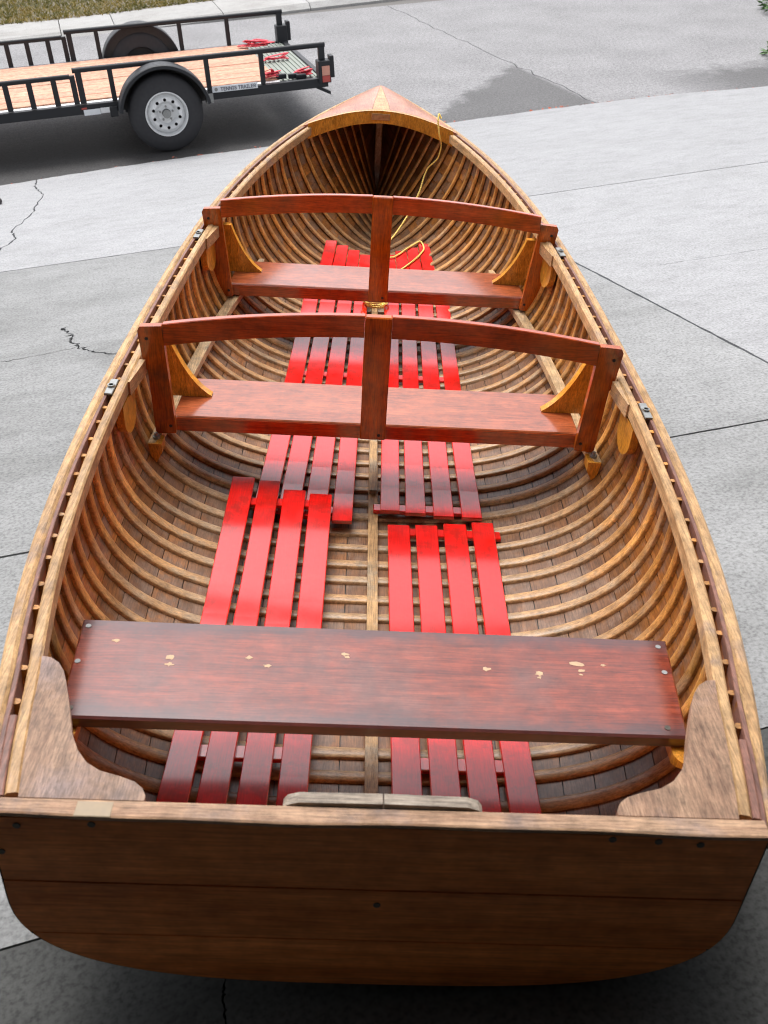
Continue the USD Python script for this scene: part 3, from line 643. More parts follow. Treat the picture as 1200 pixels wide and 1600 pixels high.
boat.part('king_plank', deck_panel(lambda y: -min(kw * (LOA - y) / 0.5 * 0.9, Bh(y) * 0.5), lambda y: min(kw * (LOA - y) / 0.5 * 0.9, Bh(y) * 0.5), lambda x: cy(x) + 0.0, 4.258, t=0.012), 'king_wood', smooth=30)
cxs = np.linspace(-0.318, 0.318, 40)
def coam_ring(i):
    x = cxs[i]; y = cy(x); z = crown(x, max(y, 3.5)); hgt = 0.045 + 0.012 * (abs(x) / 0.318) ** 2
    return np.array([(x, y - 0.018, z - hgt), (x, y - 0.001, z - hgt), (x, y - 0.001, z + 0.008), (x, y - 0.006, z + 0.011), (x, y - 0.014, z + 0.011), (x, y - 0.018, z + 0.008)])
boat.part('coaming', sweep(cxs, coam_ring), 'golden_wood', smooth=40)
zc = crown(0, cy(0))
boat.part('maker_plate', box(-0.042, 0.040, cy(0) - 0.0205, cy(0) - 0.0183, zc - 0.031, zc - 0.004, 0.0006), 'brass', smooth=False)

# seat risers: strips on the ribs along both sides, with a bolt at the free ends
def riser(y0, y1, s, z=0.285, w=0.034, h=0.022, n=24):
    yy = np.linspace(y0, y1, n)
    def ring(i):
        x = min(inner_x(yy[i], z, 0.0204), 0.556 if y1 < 1 else 9); k = 1 - 0.45 * max(0, 1 - min(i, n - 1 - i) / 1.5)
        return np.array([(s * x, yy[i], z - h * k), (s * x, yy[i], z), (s * (x - w * k), yy[i], z), (s * (x - w * k), yy[i], z - h * k)])
    return sweep(yy, ring)
for s in (-1, 1):
    boat.part('seat_riser', riser(0.275, 0.55, s, z=0.298), 'golden_wood', smooth=30)
    boat.part('seat_riser', riser(1.36, 2.80, s, z=0.262), 'pale_wood', smooth=30)
    xr_ = inner_x(1.37, 0.262, 0.0204)
    boat.part('riser_bracket', hull([(s * (xr_ - a), y, z) for a, z in ((0.001, 0.2615), (0.0365, 0.2615), (0.036, 0.235), (0.020, 0.206), (0.008, 0.215)) for y in (1.354, 1.402)]), 'golden_wood', smooth=False)
    for y, z in ((1.385, 0.262),):
        x = s * (inner_x(y, z, 0.0204) - 0.017)
        boat.part('bolt', cat([cyl((x, y, z + 0.0005), (x, y, z + 0.007), 0.010, 6), cyl((x, y, z + 0.007), (x, y, z + 0.016), 0.005, 10)]), 'zinc', smooth=40)

# aft thwart
zt = 0.325
def plank_poly(pts, z0, z1, b=0.004):
    p = Polygon(pts)
    lo = extr(p, z1 - z0 - b, z0); 
    i = p.buffer(-b, join_style=2); pts_t = np.array(p.exterior.coords)[:-1]; pts_i = np.array(i.exterior.coords)[:-1]
    return hull([(x, y, z0 + b * 0.5) for x, y in pts_t] + [(x, y, z1 - b) for x, y in pts_t] + [(x, y, z1) for x, y in pts_i] + [(x, y, z0) for x, y in pts_i])
def part_under(thing, parent, name, mesh, m, smooth=35): return thing.part(name, mesh, m, smooth, parent=parent)
th = boat.part('thwart', plank_poly([(-0.552, 0.314), (0.548, 0.314), (0.571, 0.572), (-0.571, 0.572)], zt - 0.026, zt, 0.004), 'thwart_wood', smooth=20, label='wide dark red-brown aft seat board with chipped varnish')
r = np.random.default_rng(5)
for (x, y, s) in ((-0.497, 0.512, .010), (-0.386, 0.470, .012), (-0.384, 0.452, .010), (-0.240, 0.478, .010), (-0.205, 0.458, .009), (-0.062, 0.496, .009), (-0.058, 0.489, .006), (0.205, 0.470, .010), (0.305, 0.462, .011), (0.302, 0.452, .006), (0.381, 0.494, .016), (0.386, 0.474, .009), (0.383, 0.464, .005), (0.43, 0.492, .006)):
    ang = np.linspace(0, 2 * np.pi, 11, endpoint=False); rad = 0.8 * s * r.uniform(0.4, 1.05, 11)
    pg = Polygon(np.stack([x + rad * np.cos(ang) * 1.25, y + 0.8 * rad * np.sin(ang)], 1)).buffer(0)
    boat.part('bare_spot', extr(pg, 0.0005, zt - 0.0001), 'chip', smooth=False, parent=th)
for x, y in ((-0.535, 0.335), (0.515, 0.335), (-0.556, 0.55), (0.55, 0.55), (-0.552, 0.452), (0.545, 0.478)):
    boat.part('screw', cyl((x, y, zt - 0.003), (x, y, zt + 0.0012), 0.0055, 10), 'zinc' if abs(y - 0.46) < 0.03 or y > 0.5 else 'screw', smooth=40, parent=th)

# two benches with backrests
def bench(y0, top_w, bot_w, dx, label):
    ys0, ye = y0 + 0.034, y0 + 0.262
    hw = 0.548 if y0 < 2 else 0.522
    zs_ = 0.31
    seat = plank_poly([(-hw, ys0), (hw, ys0), (hw - 0.004, ye), (-hw + 0.004, ye)], zs_ - 0.022, zs_, 0.003)
    b = boat.part('bench_seat', seat, 'seat_wood', smooth=20, label=label)
    boat.part('seat_rail', box(-hw + 0.003, hw - 0.003, ys0 - 0.0015, ys0 + 0.0215, zs_ - 0.045, zs_ - 0.0045, 0.0012), 'mahogany', smooth=False, parent=b)
    yb0, yb1 = y0 + 0.010, y0 + 0.031           # post thickness; they stand before the rail
    for s in (-1, 1):
        xo, xi = top_w, top_w - 0.061; bo, bi = bot_w, bot_w - 0.055; nt = 0.008 if y0 < 2 else 0.0
        pg = Polygon([(bi, 0.270), (bo - 0.008, 0.266), (bo, 0.274), (bo + (xo - bo) * 0.58 - nt, 0.455), (bo + (xo - bo) * 0.64, 0.466), (xo, 0.565), (xo - 0.006, 0.577), (xi, 0.581)]).buffer(-0.003).buffer(0.003, quad_segs=3)
        m = to_xz(extr(pg, yb1 - yb0)); m.apply_translation((0, yb0, 0)); m.vertices[:, 0] *= s
        if s < 0: m.invert()
        # lean slightly aft
        m.vertices[:, 1] -= (m.vertices[:, 2] - 0.28) * 0.04
        p = boat.part('post', m, 'mahogany_post', smooth=20, parent=b)
        for xx, zz in ((xi + 0.04, 0.545), (bi + 0.014, 0.292)):
            yy = yb0 - (zz - 0.28) * 0.04
            boat.part('plug', cyl((s * xx, yy - 0.0012, zz), (s * xx, yy + 0.003, zz), 0.0045, 10), 'dark_plug', smooth=40, parent=b)
    m = box(dx - 0.034, dx + 0.034, yb0 - 0.003, yb1, 0.276, 0.6325 + (0.014 if y0 > 2 else 0), 0.003); m.vertices[:, 1] -= (m.vertices[:, 2] - 0.28) * 0.04
    boat.part('post', m, 'mahogany_post', smooth=False, parent=b)
    boat.part('plug', cyl((dx + 0.016, yb0 - 0.0045, 0.292), (dx + 0.016, yb0, 0.292), 0.0045, 10), 'dark_plug', smooth=40, parent=b)
    # arched back rail in two halves
    rise = 0.052 if y0 < 2 else 0.046; zt0 = 0.6335 + (0.014 if y0 > 2 else 0)
    for s in (-1, 1):
        a, e = s * 0.0345 + dx, s * (top_w - 0.0635)
        xx = np.linspace(a, e, 22)
        def ring(i):
            zc_ = zt0 - rise * (xx[i] / 0.57) ** 2; y_ = y0 + 0.012 - (zc_ - 0.30) * 0.04; h_ = 0.058
            return np.array([(xx[i], y_, zc_ - h_), (xx[i], y_ + 0.02, zc_ - h_), (xx[i], y_ + 0.019, zc_ - 0.0015), (xx[i], y_ + 0.0175, zc_), (xx[i], y_ + 0.002, zc_), (xx[i], y_, zc_ - 0.002)])
        boat.part('back_rail', sweep(xx, ring), 'mahogany', smooth=30, parent=b)
        # hanging knee on the seat
        yk = y0 + 0.148; xb = min(inner_x(yk, zs_ + 0.01, 0.0205), hw + 0.03); xt = min(inner_x(yk, 0.47, 0.0205), xb + 0.02)
        tipx = 0.461 if y0 < 2 else 0.420
        t = np.linspace(0, 1, 14)
        c0, c1, c2 = np.array((tipx, zs_ + 0.004)), np.array((xb - 0.055, zs_ + 0.042)), np.array((xt - 0.030, 0.478))
        cur = np.outer((1 - t) ** 2, c0) + np.outer(2 * t * (1 - t), c1) + np.outer(t ** 2, c2)
        pg = Polygon(np.vstack([[(xb, zs_ + 0.0005), (tipx, zs_ + 0.0005)], cur, [(xt, 0.478)]])).buffer(0)
        m = to_xz(extr(pg, 0.026)); m.apply_translation((0, yk, 0)); m.vertices[:, 0] *= s
        if s < 0: m.invert()
        boat.part('knee', m, 'golden_wood', smooth=20, parent=b)
    return b
bench(1.392, 0.614, 0.592, -0.012, 'nearer bench with arched backrest')
bench(2.372, 0.600, 0.562, 0.002, 'farther bench with arched backrest')

# oarlock pads, sockets and cleats on both sides
for s in (-1, 1):
    for y in (1.262, 2.315):
        pg = Point(0, 0).buffer(0.060).union(sbox(-0.060, 0, 0.060, 0.05))
        m = extr(pg, 0.020)                     # plan x = along the hull, y = up
        v = m.vertices.copy(); out = []
        for a, h, t in v:
            yy = y + a; zz = Sh(y) - 0.078 + h * 0.85
            zz = min(zz, Sh(yy) - 0.036)
            out.append((s * (inner_x(yy, zz, 0.0204) - 0.020 * (t > 0.01)), yy, zz))
        m.vertices = np.array(out)
        if m.volume < 0: m.invert()
        boat.part('oarlock_pad', m, 'golden_wood', smooth=30)
        yy = y - 0.032
        plate = rail(yy - 0.036, yy + 0.036, 0.001, 0.0195, 0.0012, 0.0062, n=8, s=s, rnd=0.001)
        soc = boat.part('oarlock_socket', plate, 'zinc', smooth=30)
        x = s * (Bh(yy) - 0.0102)
        ring_ = trimesh.creation.annulus(0.0058, 0.0088, 0.006, sections=16); ring_.apply_translation((x, yy, Sh(yy) + 0.008))
        boat.part('ring', ring_, 'zinc', smooth=30, parent=soc)
        pin = cyl((x, yy, Sh(yy) + 0.0048), (x, yy, Sh(yy) + 0.0066), 0.0055, 12)
        boat.part('hole', pin, 'dark_plug', smooth=30, parent=soc)
    for y in (1.375, 2.36):
        top_x = Bh(y) - 0.0415
        pts = []
        for yy, d in ((y - 0.11, 0.004), (y - 0.03, 0.013), (y + 0.012, 0.016)):
            xw = Bh(yy) - 0.0418
            for zz in (Sh(yy) - 0.036, Sh(yy) + 0.001):
                pts += [(s * xw, yy, zz), (s * (xw - d), yy, zz)]
        boat.part('seat_cleat', hull(pts), 'gunwale_wood', smooth=False)

# ------------------------------------------------------------------ red slatted floor grates, lying loose in the boat
def grate(label, slats, y0, y1, zfn, battens=(), t=0.011, mat_='red_paint', fit=False):
    """slats: list of (x0 near, x1 near, x0 far, x1 far, y near, y far)."""
    c = np.mean([(s[0] + s[1]) / 2 for s in slats])
    g = Thing('floor_grate', label, 'floor grate', (c, (y0 + y1) / 2, zfn((y0 + y1) / 2)), 'boat', group='red slatted floor grates in the boat')
    for (a0, b0, a1, b1, ya, yb) in slats:
        n = 14; yy = np.linspace(ya, yb, n)
        def ring(i):
            f = (yy[i] - ya) / (yb - ya); x0, x1 = a0 + (a1 - a0) * f, b0 + (b1 - b0) * f; z = zfn(yy[i])
            if fit: z = max(z, floor_z(yy[i], max(abs(x0), abs(x1))) + 0.006)
            if i in (0, n - 1):
                pass
            e = 0.0018
            return np.array([(x0, yy[i], z - t), (x1, yy[i], z - t), (x1, yy[i], z - e), (x1 - e, yy[i], z), (x0 + e, yy[i], z), (x0, yy[i], z - e)])
        g.part('slat', sweep(yy, ring), mat_, smooth=False)
    for (xa, xb, y) in battens:
        z = zfn(y) - t - 0.0005
        g.part('batten', box(xa, xb, y - 0.017, y + 0.017, z - 0.012, z, 0.002), mat_, smooth=False)
    return g
def floor_z(y, x=0.2): 
    r = inside(y, 0.0205, 80); return float(np.interp(x, np.maximum.accumulate(r[:, 0]), r[:, 1]))
ZR = lambda y: max(0.088, floor_z(y, 0.31) + 0.013) if y < 1.5 else max(0.083, floor_z(y, 0.25) + 0.013)
ZL2 = lambda y: max(0.088, floor_z(y, 0.38) + 0.012) + 0.024 * np.clip((y - 0.35) / 1.05, 0, 1)
grate('red four-slat floor grate at the stern right, under the aft seat',
      [(0.038, 0.097, 0.039, 0.098, 0.20, 1.275), (0.113, 0.171, 0.114, 0.173, 0.20, 1.279), (0.185, 0.244, 0.190, 0.252, 0.20, 1.29), (0.259, 0.320, 0.268, 0.327, 0.20, 1.302)], 0.2, 1.28, ZR,
      [(0.04, 0.345, 1.262), (0.04, 0.315, 0.45)])
grate('red four-slat floor grate at the stern left, its far ends lapped over the next grate',
      [(-0.398, -0.340, -0.395, -0.333, 0.20, 1.425), (-0.326, -0.270, -0.318, -0.262, 0.20, 1.412), (-0.252, -0.195, -0.248, -0.188, 0.20, 1.372), (-0.178, -0.122, -0.176, -0.115, 0.20, 1.358)], 0.2, 1.42, ZL2,
      [(-0.39, -0.125, 0.45), (-0.385, -0.12, 1.33)])
grate('long red four-slat floor grate right of the keel under the benches',
      [(0.019, 0.072, 0.040, 0.098, 1.345, 3.02), (0.089, 0.145, 0.108, 0.162, 1.337, 3.03), (0.166, 0.222, 0.172, 0.231, 1.327, 3.03), (0.244, 0.300, 0.241, 0.296, 1.326, 3.03)], 1.34, 3.0, ZR,
      [(0.0, 0.30, 1.375), (0.03, 0.29, 2.2), (0.045, 0.29, 2.98)])
grate('long red four-slat floor grate left of the keel under the benches',
      [(-0.330, -0.270, -0.277, -0.219, 1.33, 3.02), (-0.262, -0.203, -0.209, -0.149, 1.33, 3.02), (-0.190, -0.130, -0.141, -0.086, 1.30, 3.02), (-0.113, -0.058, -0.078, -0.026, 1.285, 3.02)], 1.33, 3.0, ZR,
      [(-0.32, -0.065, 1.352), (-0.29, -0.045, 2.2), (-0.27, -0.03, 2.98)])
ZB = lambda y: floor_z(y, 0.215) + 0.010
bs = []
xe = np.linspace(-0.245, 0.262, 10)
for i in range(9):
    a, b = xe[i] + 0.0012, xe[i + 1] - 0.0012; m = (a + b) / 2
    yf = 3.19 + 0.14 * (abs(m) / 0.24) ** 0.9
    bs.append((a, b, a * 0.90, b * 0.90, 3.06, yf))
grate('closely slatted red floor grate in the bow, under the farther bench', bs, 3.05, 3.4, ZB, [(-0.15, 0.16, 3.10)])

# ------------------------------------------------------------------ yellow rope
rp = [(0.262, 3.60, 0.645), (0.251, 3.606, 0.664), (0.248, 3.585, 0.640), (0.256, 3.582, 0.59), (0.272, 3.60, 0.53), (0.263, 3.605, 0.48), (0.219, 3.600, 0.43), (0.186, 3.544, 0.34), (0.148, 3.488, 0.24), (0.074, 3.352, 0.15), (0.031, 3.266, 0.135), (0.065, 3.20, 0.128), (0.151, 3.293, 0.137), (0.194, 3.333, 0.142), (0.21, 3.285, 0.137), (0.191, 3.234, 0.131), (0.161, 3.182, 0.127), (0.091, 3.078, 0.118), (0.037, 2.964, 0.11), (-0.003, 2.879, 0.108), (-0.031, 2.834, 0.108), (-0.02, 2.776, 0.105), (0.01, 2.807, 0.11), (0.041, 2.844, 0.108), (0.036, 2.77, 0.105), (0.0, 2.74, 0.11), (-0.036, 2.775, 0.11), (-0.005, 2.833, 0.115), (0.036, 2.785, 0.112), (0.02, 2.73, 0.108), (-0.03, 2.76, 0.104), (-0.035, 2.86, 0.108)] + [(0.0 + (0.045 + 0.008 * math.sin(k * 1.7)) * math.cos(k * 1.05), 2.765 + (0.055 + 0.01 * math.cos(k * 2.3)) * math.sin(k * 1.05), 0.112 + 0.0016 * k) for k in range(30)]
g = Thing('yellow_rope', 'thin yellow rope hanging from the bow coaming and coiled on the red floor', 'rope', (0.1, 3.3, 0.12), 'boat')
rp = [(x, y, max(z, ZB(y) + 0.006, floor_z(y, abs(x)) + 0.014) if y > 3.03 else max(z, ZR(y) + 0.006)) for x, y, z in rp]
P = np.array(rp); t = np.r_[0, np.cumsum(np.linalg.norm(np.diff(P, axis=0), axis=1))]; cs = PchipInterpolator(t, P); Q = cs(np.linspace(0, t[-1], 420))
for k in range(3):          # three laid strands
    T = np.gradient(Q, axis=0); T /= np.linalg.norm(T, axis=1)[:, None]; up = np.cross(T, [0.3, 0.2, 0.9]); up /= np.linalg.norm(up, axis=1)[:, None]; vv = np.cross(T, up)
    ph = np.linspace(0, t[-1] / 0.03 * 2 * np.pi, len(Q)) + k * 2 * np.pi / 3
    g.part('strand', tube(Q + 0.0021 * (np.cos(ph)[:, None] * up + np.sin(ph)[:, None] * vv), 0.0022, 5), 'rope', smooth=True)

# timber block that carries the bow
def b2w(p): return BM @ (np.array(p) - BO)
bp = b2w((0, 2.75, float(_K(2.75)) - 0.004))
gzb = -bp[1] * math.tan(DL) + 0.012
single('timber_block', box(bp[0] - 0.35, bp[0] + 0.35, bp[1] - 0.07, bp[1] + 0.07, gzb - 0.01, bp[2] - 0.005, 0.004), 'timber', label='rough timber block under the keel towards the bow', cat='timber block', smooth=False)

# ------------------------------------------------------------------ small dark object on the left, likely a shoe toe, built as a rounded lump
st_ = trimesh.creation.icosphere(3, 0.09); nn = meshkit.fbm(st_.vertices * 14 + 5, 3)[:, None]
st_.vertices *= (0.75 + 0.5 * nn); st_.vertices *= [1.3, 0.9, 0.55]
st_.apply_translation((-1.345, (6.40 - VD) * math.cos(DL), float(dz(6.40)) + 0.045))
single('stone', st_, 'stone', label='small dark lump lying on the concrete at the left, before the trailer', cat='stone', smooth=True)

# ------------------------------------------------------------------ utility trailer (its frame: x along, y away from the viewer, z up, origin at the near wheel's outer face)
TX, TY = 0.2752, 0.3505
INS, W = 0.205, 1.917
class Tr(Thing):
    def __init__(s):
        super().__init__('utility_trailer', 'black steel utility trailer with a pine board bed parked in the road', 'trailer', (TX, TY + INS + W / 2, 0))
    def part(s, name, mesh, m, smooth=35, parent=None, label=None, kind=None):
        mesh = mesh.copy(); mesh.apply_translation((TX, TY, 0)); return super().part(name, mesh, m, smooth, parent, label, kind)
t = Tr()
XF, XS, XR = -3.1, -0.745, 1.592
for side in (0, 1):
    y = INS if side == 0 else INS + W
    t.part('top_rail', cat([cyl((XS - 0.02, y, 0.760), (XR, y, 0.760), 0.024, 14)]), 'steel', smooth=60)
    t.part('lower_rail', cyl((XF, y, 0.712), (XS - 0.05, y, 0.712), 0.022, 14), 'steel', smooth=60)
    for x in (-2.8, -2.45, -2.1, -1.82, -1.59, -1.365, -1.16, -0.945):
        t.part('post', box(x - 0.024, x + 0.024, y - 0.02, y + 0.02, 0.475, 0.705, 0.003), 'steel', smooth=False)
    t.part('post', box(-0.80, -0.752, y - 0.022, y + 0.022, 0.475, 0.72, 0.003), 'steel', smooth=False)
    t.part('post', box(-0.745, -0.69, y - 0.022, y + 0.022, 0.475, 0.75, 0.003), 'steel', smooth=False)
    for x in (-0.435, 0.448, 0.968):
        t.part('post', box(x - 0.022, x + 0.022, y - 0.02, y + 0.02, 0.47, 0.75, 0.003), 'steel', smooth=False)
    t.part('post', box(1.525, 1.585, y - 0.022, y + 0.022, 0.40, 0.75, 0.003), 'steel', smooth=False)
    s = -1 if side == 0 else 1
    # side beam: angle iron whose top flange shows beside the boards
    t.part('side_beam', box(XF, 1.60, y - 0.03, y + 0.028, 0.385, 0.468, 0.004), 'steel', smooth=False)
    t.part('beam_flange', box(XF, 1.14, y + (0.031 if side == 0 else -0.095), y + (0.095 if side == 0 else -0.031), 0.462, 0.469, 0.001), 'bright_zinc', smooth=False)
    lb = t.part('tail_light_box', box(1.505, 1.625, y - 0.07, y + 0.055, 0.43, 0.63, 0.006), 'steel', smooth=False)
    t.part('latch_plate', box(1.626, 1.665, y - 0.05, y + 0.05, 0.47, 0.665, 0.004), 'steel', smooth=False)
    t.part('amber_lens', box(1.535, 1.612, y + (-0.078 if side == 0 else 0.058), y + (-0.071 if side == 0 else 0.066), 0.50, 0.585, 0.002), 'amber_plastic', smooth=False, parent=lb)
    t.part('red_lens', box(1.535, 1.612, y + (-0.078 if side == 0 else 0.058), y + (-0.071 if side == 0 else 0.066), 0.44, 0.498, 0.002), 'red_plastic', smooth=False, parent=lb)
    t.part('skid', hull([(1.50, y - 0.03, 0.40), (1.50, y + 0.03, 0.40), (1.62, y - 0.03, 0.34), (1.62, y + 0.03, 0.34), (1.62, y - 0.03, 0.31), (1.62, y + 0.03, 0.31), (1.48, y - 0.03, 0.38), (1.48, y + 0.03, 0.38)]), 'steel', smooth=False)
t.part('front_rail', cyl((XF, INS, 0.712), (XF, INS + W, 0.712), 0.022, 12), 'steel', smooth=60)
t.part('tongue', cat([box(XF - 1.2, XF, INS + W / 2 - 0.05, INS + W / 2 + 0.05, 0.36, 0.45, 0.004)]), 'steel', smooth=False)
t.part('coupler', hull([(XF - 1.2, INS + W / 2 - 0.06, 0.36), (XF - 1.2, INS + W / 2 + 0.06, 0.36), (XF - 1.2, INS + W / 2 - 0.06, 0.50), (XF - 1.2, INS + W / 2 + 0.06, 0.50), (XF - 1.45, INS + W / 2, 0.40), (XF - 1.45, INS + W / 2, 0.49)]), 'steel', smooth=False)
for x in (-2.6, -1.9, -1.2, -0.5, 0.2, 0.9, 1.45):
    t.part('cross_beam', box(x - 0.03, x + 0.03, INS + 0.03, INS + W - 0.03, 0.39, 0.445, 0.002), 'steel', smooth=False)
t.part('rear_beam', box(1.16, 1.605, INS + 0.03, INS + 0.10, 0.40, 0.455, 0.002), 'steel', smooth=False)
t.part('end_beam', box(1.555, 1.605, INS + 0.03, INS + W - 0.03, 0.40, 0.468, 0.003), 'steel', smooth=False)
nb_ = 9; yb = np.linspace(INS + 0.098, INS + W - 0.098, nb_ + 1); rj = np.random.default_rng(3)
for k in range(nb_):
    t.part('deck_board', box(XF + 0.03, 1.13 + rj.normal(0, 0.006), yb[k] + 0.003, yb[k + 1] - 0.003, 0.450, 0.486 + rj.normal(0, 0.0012), 0.003), 'pine_board', smooth=False)
# ramp end of ribbed steel
t.part('ramp_plate', box(1.15, 1.55, INS + 0.10, INS + W - 0.05, 0.446, 0.452), 'mesh_steel', smooth=False)
for x in np.linspace(1.19, 1.52, 8):
    t.part('ramp_bar', box(x - 0.006, x + 0.006, INS + 0.105, INS + W - 0.06, 0.453, 0.462), 'mesh_steel', smooth=False)
# wheels
def wheel(yf, s):
    """yf = outer face of the tyre, s = +1 when the outer face looks to -y."""
    r0, w = 0.345, 0.205
    pr = [(0.192, 0.020), (0.200, 0.006), (0.225, 0.0), (0.262, 0.002), (0.300, 0.010), (0.325, 0.022), (0.338, 0.036), (0.3435, 0.055)]
    for gx in (0.075, 0.105, 0.135):
        pr += [(0.345, gx - 0.010), (0.345, gx - 0.004), (0.338, gx - 0.003), (0.338, gx + 0.003), (0.345, gx + 0.004)]
    pr += [(0.3435, w - 0.055), (0.338, w - 0.036), (0.325, w - 0.022), (0.300, w - 0.010), (0.262, w - 0.002), (0.225, w), (0.200, w - 0.006), (0.192, w - 0.02), (0.192, 0.02)]
    def rev(prof, n=64): 
        a = np.linspace(0, 2 * np.pi, n, endpoint=False); pf = np.array(prof)
        rings = [np.stack([pf[:, 0] * math.cos(x), yf + s * pf[:, 1], 0.345 + pf[:, 0] * math.sin(x)], 1) for x in a]
        k = len(pf); v = np.vstack(rings); f = []
        for i in range(n):
            for j in range(k - 1):
                a0, b0 = i * k + j, ((i + 1) % n) * k + j
                f += [[a0, a0 + 1, b0 + 1], [a0, b0 + 1, b0]]
        m = trimesh.Trimesh(v, np.array(f), process=False)
        if s < 0: m.invert()
        return m
    ty = t.part('tyre', rev(pr), 'rubber', smooth=35)
    rim = rev([(0.1935, 0.024), (0.1985, 0.012), (0.1965, 0.004), (0.189, 0.004), (0.184, 0.014), (0.178, 0.032), (0.172, 0.040), (0.171, 0.06)])
    t.part('rim', rim, 'bright_zinc', smooth=40, parent=ty)
    disc = Point(0, 0).buffer(0.1705, quad_segs=24).difference(Point(0, 0).buffer(0.040))
    for k in range(10):
        a = 2 * np.pi * (k + 0.5) / 10; disc = disc.difference(Point(0.123 * math.cos(a), 0.123 * math.sin(a)).buffer(0.0145, quad_segs=6))
    # dished disc: fine mesh then push in by radius
    m = extr(disc.segmentize(0.02), 0.006)
    m = m.subdivide_to_size(0.03)
    v = m.vertices.copy(); rr = np.hypot(v[:, 0], v[:, 1]); dep = np.interp(rr, [0.04, 0.085, 0.11, 0.145, 0.17], [0.048, 0.046, 0.022, 0.020, 0.040])
    m.vertices = np.stack([v[:, 0], yf + s * (dep + 0.006 - v[:, 2]) , v[:, 1] + 0.345], 1)
    t.part('wheel_disc', m, 'bright_zinc', smooth=30, parent=ty)
    t.part('backing', cyl((0, yf + s * 0.075, 0.345), (0, yf + s * 0.09, 0.345), 0.172, 32), 'dark_plug', smooth=40, parent=ty)
    t.part('hub_cap', cat([cyl((0, yf + s * 0.006, 0.345), (0, yf + s * 0.07, 0.345), 0.037, 24), cyl((0, yf + s * 0.001, 0.345), (0, yf + s * 0.006, 0.345), 0.026, 20)]), 'zinc', smooth=40, parent=ty)
    for k in range(5):
        a = 2 * np.pi * k / 5 + 0.3; x, z = 0.062 * math.cos(a), 0.345 + 0.062 * math.sin(a)
        t.part('wheel_nut', cyl((x, yf + s * 0.030, z), (x, yf + s * 0.05, z), 0.0095, 6), 'zinc', smooth=False, parent=ty)
wheel(0.0, 1); wheel(2 * INS + W, -1)
def fender(y0, y1, inner):
    a = np.linspace(math.radians(8), math.radians(172), 30); ro, ri = 0.428, 0.418
    def ring(i):
        c, s_ = math.cos(a[i]), math.sin(a[i])
        return np.array([(r_ * c, yy, 0.345 + r_ * s_) for r_, yy in ((ri, y0), (ro - 0.006, y0), (ro, y0 + 0.012), (ro, y1 - 0.012), (ro - 0.006, y1), (ri, y1))])
    f = t.part('fender', sweep(a, ring), 'steel', smooth=40)
    lip = lambda yy: sweep(a, lambda i: np.array([(r_ * math.cos(a[i]), yv, 0.345 + r_ * math.sin(a[i])) for r_, yv in ((0.395, yy), (0.421, yy), (0.421, yy + 0.005), (0.395, yy + 0.005))]))
    t.part('fender_lip', lip(y0 - 0.0052 if inner > y0 else y1 + 0.0002), 'steel', smooth=40, parent=f)
    pl = Polygon(np.stack([0.417 * np.cos(a), 0.345 + 0.417 * np.sin(a)], 1)).difference(Point(0, 0.345).buffer(0.001))
    m = to_xz(extr(pl, 0.004)); m.apply_translation((0, inner, 0))
    t.part('fender_side', m, 'dark_plug', smooth=False, parent=f)
fender(-0.015, 0.172, 0.166); fender(2 * INS + W - 0.172, 2 * INS + W + 0.015, 2 * INS + W - 0.170)
t.part('axle', cyl((0, 0.08, 0.345), (0, 2 * INS + W - 0.08, 0.345), 0.035, 12), 'steel', smooth=60)
for y in (INS, INS + W):
    t.part('leaf_spring', sweep(np.linspace(-0.36, 0.36, 14), lambda i: (lambda x: np.array([(x, y - 0.03, 0.36 - 0.06 + 0.5 * x * x), (x, y + 0.03, 0.36 - 0.06 + 0.5 * x * x), (x, y + 0.03, 0.36 - 0.03 + 0.5 * x * x), (x, y - 0.03, 0.36 - 0.03 + 0.5 * x * x)]))(np.linspace(-0.36, 0.36, 14)[i])), 'steel', smooth=40)
    t.part('spring_hanger', box(0.40, 0.47, y - 0.05, y + 0.04, 0.36, 0.445, 0.004), 'zinc', smooth=False)
    t.part('spring_hanger', box(-0.50, -0.43, y - 0.05, y + 0.04, 0.34, 0.43, 0.004), 'steel', smooth=False)
sgn = t.part('name_plate', box(0.468, 0.905, INS - 0.036, INS - 0.0305, 0.448, 0.502, 0.001), 'plate_white', smooth=False)
tx = meshkit.text_mesh('TENNIS TRAILER', 0.030, 0.002, bold=True); e = tx.bounds[1][0] - tx.bounds[0][0]
tx.apply_scale((0.34 / e, 1, 1)); v = tx.vertices.copy(); tx.vertices = np.stack([0.545 + v[:, 0], INS - 0.0362 - v[:, 2], 0.459 + v[:, 1]], 1)
t.part('lettering', tx, 'letter_dark', smooth=False, parent=sgn)
t.part('plate_logo', cat([to_xz(extr(Point(0.505, 0.475).buffer(0.016), 0.001))]).apply_translation((0, INS - 0.0372, 0)), 'zinc', smooth=False, parent=sgn)
t.part('side_reflector', box(-0.735, -0.585, INS - 0.04, INS - 0.031, 0.375, 0.425, 0.002), 'plate_white', smooth=False)
t.part('side_reflector', box(-0.583, -0.47, INS - 0.04, INS - 0.031, 0.38, 0.428, 0.002), 'bright_zinc', smooth=False)
t.part('side_marker', box(-0.75, -0.70, INS - 0.04, INS - 0.031, 0.428, 0.445, 0.002), 'red_plastic', smooth=False)

